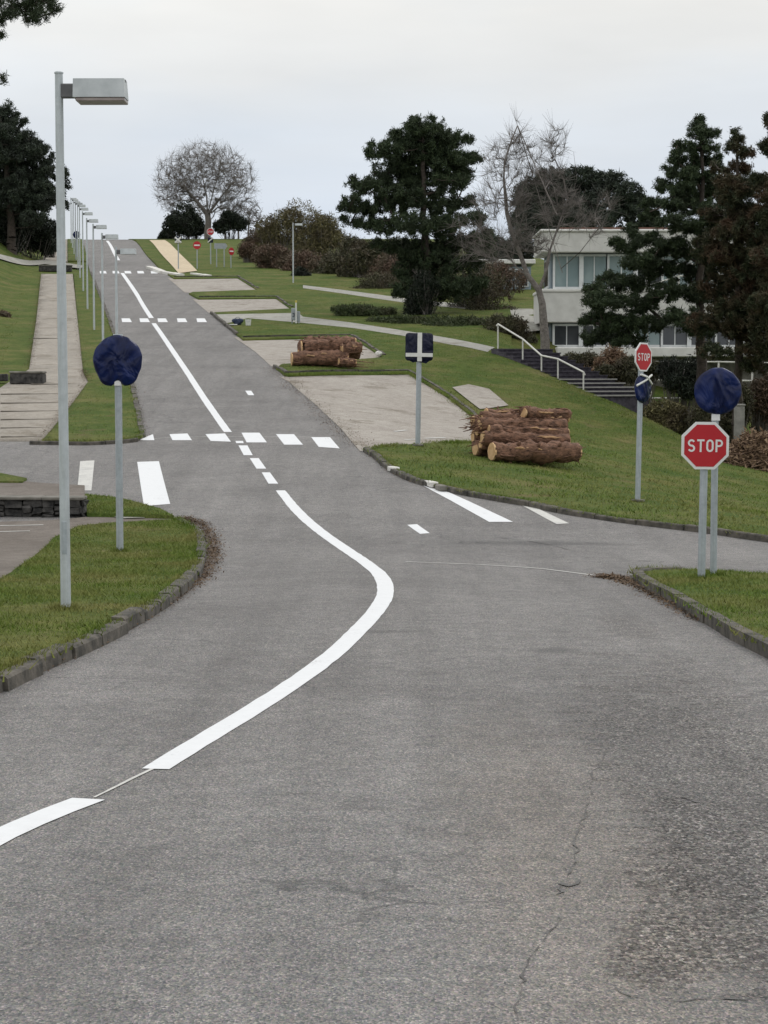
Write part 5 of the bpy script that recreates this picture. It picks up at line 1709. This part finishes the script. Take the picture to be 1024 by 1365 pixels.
def small_things():
    # bucket and bundle on the grass strip
    b = G(331, 434, .08); k = b[1]/FPX
    root = thing('bucket', b, 'white plastic bucket on the grass strip beside the road', 'bucket')
    m = MB(); a = 4.0*k
    m.tube([(0, 0, 0), (0, 0, .02), (0, 0, 8*k), (0, 0, 8.4*k)], [a*.82, a*.85, a, a*1.05], 16); m.build('body', M['plastic'], root, smooth=False)
    m = MB(); m.tube([(-a, 0, 7.5*k), (-a*.6, -a*.7, 5.6*k), (0, -a*1.05, 5*k), (a*.6, -a*.7, 5.6*k), (a, 0, 7.5*k)], .008, 6); m.build('handle', M['galv'], root)
    b = G(317, 433, .08)
    root = thing('tool_bag', b, 'dark blue cloth bundle left of the white bucket', 'bag')
    m = bag_mesh(lambda q: .24*(1 + .15*math.sin(3*q)), .16, 33, 5, .03)
    m.v = [v*np.array([1.1, 1, .72]) + np.array([0, 0, .15]) for v in m.v]; m.build('bundle', M['bluecloth'], root, smooth=True)
    m = MB(); m.tube([(-.12, -.05, .28), (-.05, -.05, .36), (.05, -.05, .36), (.12, -.05, .28)], .012, 6); m.build('handle', M['bluecloth'], root)
    b = G(311, 434, .08)
    root = thing('board', b, 'flat white board lying by the blue bundle at the road edge', 'board')
    m = MB(); m.box((0, 0, .04), (.36, .28, .05), .2, bev=.01); m.build('panel', M['plastic'], root)
    # cabinet pair
    b = G(394, 431, .08); k = b[1]/FPX
    root = thing('utility_cabinet', b, 'small grey utility cabinet with a yellow marker post at the footpath start', 'cabinet')
    m = MB(); m.box((-2.2*k, 0, 12*k), (6.5*k, .3, 16*k), bev=.02); m.box((3.5*k, .1, 9*k), (5*k, .28, 14*k), bev=.02); m.build('body', M['cabgrey'], root)
    m = MB(); m.box((-4.4*k, 0, 2*k), (1.5*k, .1, 5*k)); m.box((4.5*k, 0, 1.2*k), (1.5*k, .1, 4*k)); m.build('feet', M['cabgrey'], root)
    m = MB(); m.tube([(1*k, -.18, 0), (1*k, -.18, 14*k), (1*k, -.18, 27*k)], .04, 8); m.build('marker_post', M['plastic'], root)
    m = MB(); m.tube([(1*k, -.18, 27.1*k), (1*k, -.18, 28.5*k), (1*k, -.18, 30*k)], .045, 8); m.build('marker_cap', M['yellow'], root)
    m = MB(); m.box((-2.4*k, -.155, 13*k), (2.6*k, .015, 1.2*k)); m.box((-1.6*k, -.155, 11*k), (1.2*k, .015, 3*k)); m.box((-2.4*k, -.156, 9*k), (2.6*k, .015, 1.2*k)); m.build('mark', M['cabdark'], root)
    # white stone
    b = G(505, 474, .08)
    root = thing('white_stone', b, 'small white stone on the grass at the corner of the second bay', 'stone')
    rg = np.random.default_rng(3)
    bm = bmesh.new(); bmesh.ops.create_icosphere(bm, subdivisions=2, radius=.13)
    v = np.array([q.co[:] for q in bm.verts]); f = [tuple(q.index for q in fc.verts) for fc in bm.faces]; bm.free()
    v *= (1 + rg.normal(0, .08, (len(v), 1))); m = MB(); m.add(v*np.array([1.1, 1, .9]) + (0, 0, .08), f); m.build('stone', M['kerbwhite'], root)
    # white kerb chips painted on the right kerb
    for px, py, wpx, mt in ((519, 618, 8, 'kerbwhite'), (567, 637, 11, 'kerbwhite'), (583, 643, 7, 'stonecap')):
        p = G(px, py + 6, .05)
        q = G(px + wpx, py + 6 + wpx*.42, .05)
        c = (p+q)/2
        m = MB(); m.box((c[0] + .03, c[1] - .10, float(H(c[0], c[1])) + .06), (np.linalg.norm((q-p)[:2]), .17, .12), math.atan2((q-p)[1], (q-p)[0]), bev=.02)
        structure(m.build('kerb_stone', M[mt]))
    # concrete post and dead branch heap on the right
    d = 66.0; X = P(985, 600, d)[0]; b = ground(X, d)
    root = thing('concrete_post', b, 'square grey concrete post at the right under the pines', 'post')
    top = P(985, 541, d)[2] - b[2]
    m = MB(); m.box((0, 0, top/2), (.32, .3, top), bev=.03); m.build('shaft', M['postgrey'], root)
    m = MB(); m.box((0, 0, top + .03), (.36, .34, .07), bev=.02); m.build('cap', M['postgrey'], root)
small_things()
def heap(name, px, py, rx, ry, d, label, seed, n=1400):
    rg = np.random.default_rng(seed)
    k = d/FPX
    c = P(px, py, d); gz = float(H(c[0], d))
    root = thing(name, (c[0], d, gz), label, 'brush heap')
    top = c[2] + ry*k - gz
    q = rg.normal(0, .45, (n, 2))
    z = top*np.exp(-(q**2).sum(1)*1.2)*rg.random(n)**.5
    pts = np.stack([c[0] + q[:, 0]*rx*k, d + q[:, 1]*rx*k*.7, np.zeros(n)], 1)
    pts[:, 2] = H(pts[:, 0], pts[:, 1]) + z
    dr = rg.normal(0, 1, (n, 3)); dr[:, 2] *= .35
    dr /= np.linalg.norm(dr, axis=1)[:, None]
    m = MB(); m.segs(pts - dr*.3, pts + dr*.3, np.full(n, .022), np.full(n, .010), 4); m.build('branches', M['drybranch'], root, root.location)
    m = MB(); m.tris(needles(pts, 4, .18, .07, rg, up=.2, spread=.6)); m.build('dead_leaves', M['heapleaf'], root, root.location)
heap('brush_heap', 1012, 606, 48, 26, 62, 'heap of dead brown branches on the lawn at the right edge', 5)
heap('brush_heap', 822, 478, 34, 16, 86, 'pale dry brush heap below the building terrace', 6, 700)

# ------------------------------------------------------------------ grass blades, leaf litter
def in_poly(x, y, poly):
    poly = np.asarray(poly); n = len(poly); c = np.zeros(len(x), bool)
    j = n-1
    for i in range(n):
        xi, yi = poly[i]; xj, yj = poly[j]
        with np.errstate(divide='ignore', invalid='ignore'):
            t = ((yi > y) != (yj > y)) & (x < (xj-xi)*(y-yi)/(yj-yi+1e-12) + xi)
        c ^= t; j = i
    return c
path_px_a = [(286, 419), (398, 417), (404, 422), (470, 430), (541, 441), (632, 457), (660, 463), (650, 469), (600, 459), (541, 448), (470, 437), (400, 430), (330, 424), (302, 431)]
no_grass = [gp(path_px_a, .09), gp([(603, 517), (625, 513), (652, 519), (678, 541), (640, 546)], .09)]
tuft_lines = [(gp(left_kerb_px, .1), 9000, .10, .05), (gp(near_kerb_px[:-12], .1), 1500, .10, .04), (gp(right_kerb_px, .08), 9000, .08, .06), (gp(verge_px[:24], .08), 5000, .08, .06), (gp([(545, 497), (384, 500)], .1), 3000, .1, .12), (gp([(660, 590), (628, 552), (600, 530), (545, 497)], .1), 4000, .1, .12), (gp([(497, 597), (660, 590)], .08), 3500, .08, .12)]
for px, py, dz in ((88, 812, .1), (160, 735, .1), (935, 771, .1), (951, 767, .1), (850, 669, .08), (557, 594, .08)):  # extra grass tufts added round the pole bases to deepen their contact shade
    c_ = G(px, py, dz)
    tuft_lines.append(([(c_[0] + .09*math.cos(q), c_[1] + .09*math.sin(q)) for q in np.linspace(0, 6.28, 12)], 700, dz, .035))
def blades(name, polys, mat, ln, seed):
    rg = np.random.default_rng(seed)
    mb = MB()
    for poly, n, dz, (bx0, bx1, by0, by1), scale in polys:
        x = bx0 + (bx1-bx0)*rg.random(n); y = by0 + (by1-by0)*rg.random(n)
        # clumpy: thin out by a slow wave
        keep = in_poly(x, y, poly) & (np.abs(x/np.maximum(y, 1)) < .31)
        for ng in no_grass: keep &= ~in_poly(x, y, ng)
        x, y = x[keep], y[keep]
        cl = .5 + .5*np.sin(x*2.1 + 1.3*np.sin(y*1.7))*np.sin(y*1.9 + .8*np.sin(x*2.7))
        keep = rg.random(len(x)) < (.35 + .65*cl)*np.clip(1.25 - (y - 60)/75, .0, 1)
        x, y = x[keep], y[keep]; cl = cl[keep]
        n2 = len(x)
        z = H(x, y) + dz
        L = ln*scale*(.45 + .6*rg.random(n2) + .45*cl)*np.clip(1.45 - y/85, .35, 1)
        a = rg.random(n2)*6.28; lean = .4 + 1.3*rg.random(n2)
        w2 = .012*scale*(.7 + .6*rg.random(n2))
        sx, sy = np.cos(a)*w2/2, np.sin(a)*w2/2
        b2 = rg.random(n2)*6.28
        tx, ty = np.cos(b2)*lean*L, np.sin(b2)*lean*L
        v = np.stack([np.stack([x-sx, y-sy, z-.01], 1), np.stack([x+sx, y+sy, z-.01], 1), np.stack([x+tx, y+ty, z+L], 1)], 1)
        mb.tris(v.reshape(-1, 3))
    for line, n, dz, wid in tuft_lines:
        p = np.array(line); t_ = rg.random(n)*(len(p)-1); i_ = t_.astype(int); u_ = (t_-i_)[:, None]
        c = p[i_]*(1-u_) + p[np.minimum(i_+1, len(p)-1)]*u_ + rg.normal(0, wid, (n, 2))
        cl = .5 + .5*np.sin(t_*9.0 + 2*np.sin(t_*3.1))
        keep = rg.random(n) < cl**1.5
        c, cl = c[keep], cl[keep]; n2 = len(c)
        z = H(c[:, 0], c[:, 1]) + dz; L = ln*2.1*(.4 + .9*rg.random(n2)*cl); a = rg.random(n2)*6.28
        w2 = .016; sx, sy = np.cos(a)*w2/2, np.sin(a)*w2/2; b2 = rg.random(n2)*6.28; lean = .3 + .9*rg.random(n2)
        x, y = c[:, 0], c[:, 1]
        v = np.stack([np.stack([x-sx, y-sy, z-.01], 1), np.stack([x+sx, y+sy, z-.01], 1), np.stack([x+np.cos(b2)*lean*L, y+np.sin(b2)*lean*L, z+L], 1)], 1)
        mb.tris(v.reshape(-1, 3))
    o = mb.build(name, mat)
    return tag(o, 'short uneven grass of the lawns', 'grass', kind='stuff')
bb = lambda p: (min(q[0] for q in p), max(q[0] for q in p), min(q[1] for q in p), max(q[1] for q in p))
left_bank = [(float(x_road(y)) - 7.4, y) for y in range(66, 160, 8)] + [(float(x_road(y)) - 15, y) for y in range(158, 60, -8)]
lx = (-9.5, -2.4, 12.5, 37); nx_ = (3.0, 10.0, 11, 27); sx_ = bb(small_lawn)
vp = gp(verge_px, .08); vx = bb(vp)
blades('grass', [(left_island, 260000, .10, lx, 1.0), (near_lawn, 130000, .10, nx_, 1.0), (small_lawn, 9000, .08, sx_, 1.2),
                 (right_lawn, 420000, .08, (-10, 15, 31, 150), 1.8), (vp, 60000, .08, (vx[0], vx[1], vx[2], vx[3]), 1.6), (left_bank, 120000, -.05, bb(left_bank), 2.2)], M['blade'], .034, 77)

def litter(name, path_px, n, wid, seed, label, dz=.0, mound=.05):
    """dry leaves drifted along a kerb"""
    rg = np.random.default_rng(seed)
    p = np.array(gp(path_px))
    t = rg.random(n)*(len(p)-1); i = t.astype(int); u = (t-i)[:, None]
    c = p[i]*(1-u) + p[np.minimum(i+1, len(p)-1)]*u
    c = c + rg.normal(0, wid, (n, 2))
    dist = rg.random(n)
    z = H(c[:, 0], c[:, 1]) + dz + mound*dist**2
    pts = np.stack([c[:, 0], c[:, 1], z], 1)
    d1 = rg.normal(0, 1, (n, 3)); d1[:, 2] *= .35; d1 /= np.linalg.norm(d1, axis=1)[:, None]
    d2 = np.cross(d1, np.stack([rg.normal(0, .3, n), rg.normal(0, .3, n), np.ones(n)], 1)); d2 /= np.linalg.norm(d2, axis=1)[:, None]
    s_ = (.007 + .02*rg.random(n)**2)[:, None]
    v = np.stack([pts - d1*s_, pts + d2*s_*.5, pts + d1*s_, pts - d2*s_*.5], 1).reshape(-1, 3)
    m = MB(); m.add(v, [(4*j, 4*j+1, 4*j+2, 4*j+3) for j in range(n)])
    return tag(m.build(name, M['deadleaf']), label, 'leaf litter', kind='stuff')
litter('leaf_litter', [(246, 785), (272, 765), (284, 742), (283, 722), (270, 700), (245, 690)], 10400, .09, 1, 'dry brown leaves drifted against the left corner kerb')
litter('leaf_litter', [(0, 910), (70, 880), (150, 845), (215, 808), (246, 785)], 5200, .07, 2, 'thin line of dry leaves along the near left kerb')
litter('leaf_litter', [(800, 769), (830, 772), (850, 780), (890, 799), (940, 828)], 8400, .09, 3, 'dry brown leaves at the tip of the near right kerb')
litter('leaf_litter', [(490, 600), (520, 626), (550, 641), (600, 654), (700, 673)], 3600, .08, 4, 'dry leaves along the far lawn kerb')
litter('leaf_litter', [(366, 490), (400, 522), (440, 560), (485, 598)], 7000, .25, 6, 'brown grit and leaves between the road and the nearest parking bay')
litter('leaf_litter', [(186, 585), (182, 545), (173, 512)], 3000, .12, 7, 'dry leaves along the verge kerb behind the bagged blue sign')

litter('leaf_litter', [(55, 366), (48, 430), (39, 492)], 5000, .12, 8, 'ochre dead grass along the left edge of the walkway', .05, .04)
litter('leaf_litter', [(97, 366), (104, 430), (111, 495), (118, 508), (56, 586)], 5000, .10, 9, 'dead grass along the right edge of the walkway', .07, .04)
litter('leaf_litter', [(660, 590), (628, 552), (600, 530), (545, 497)], 4000, .12, 10, 'brown leaves along the back kerb of the nearest bay', .03, .06)
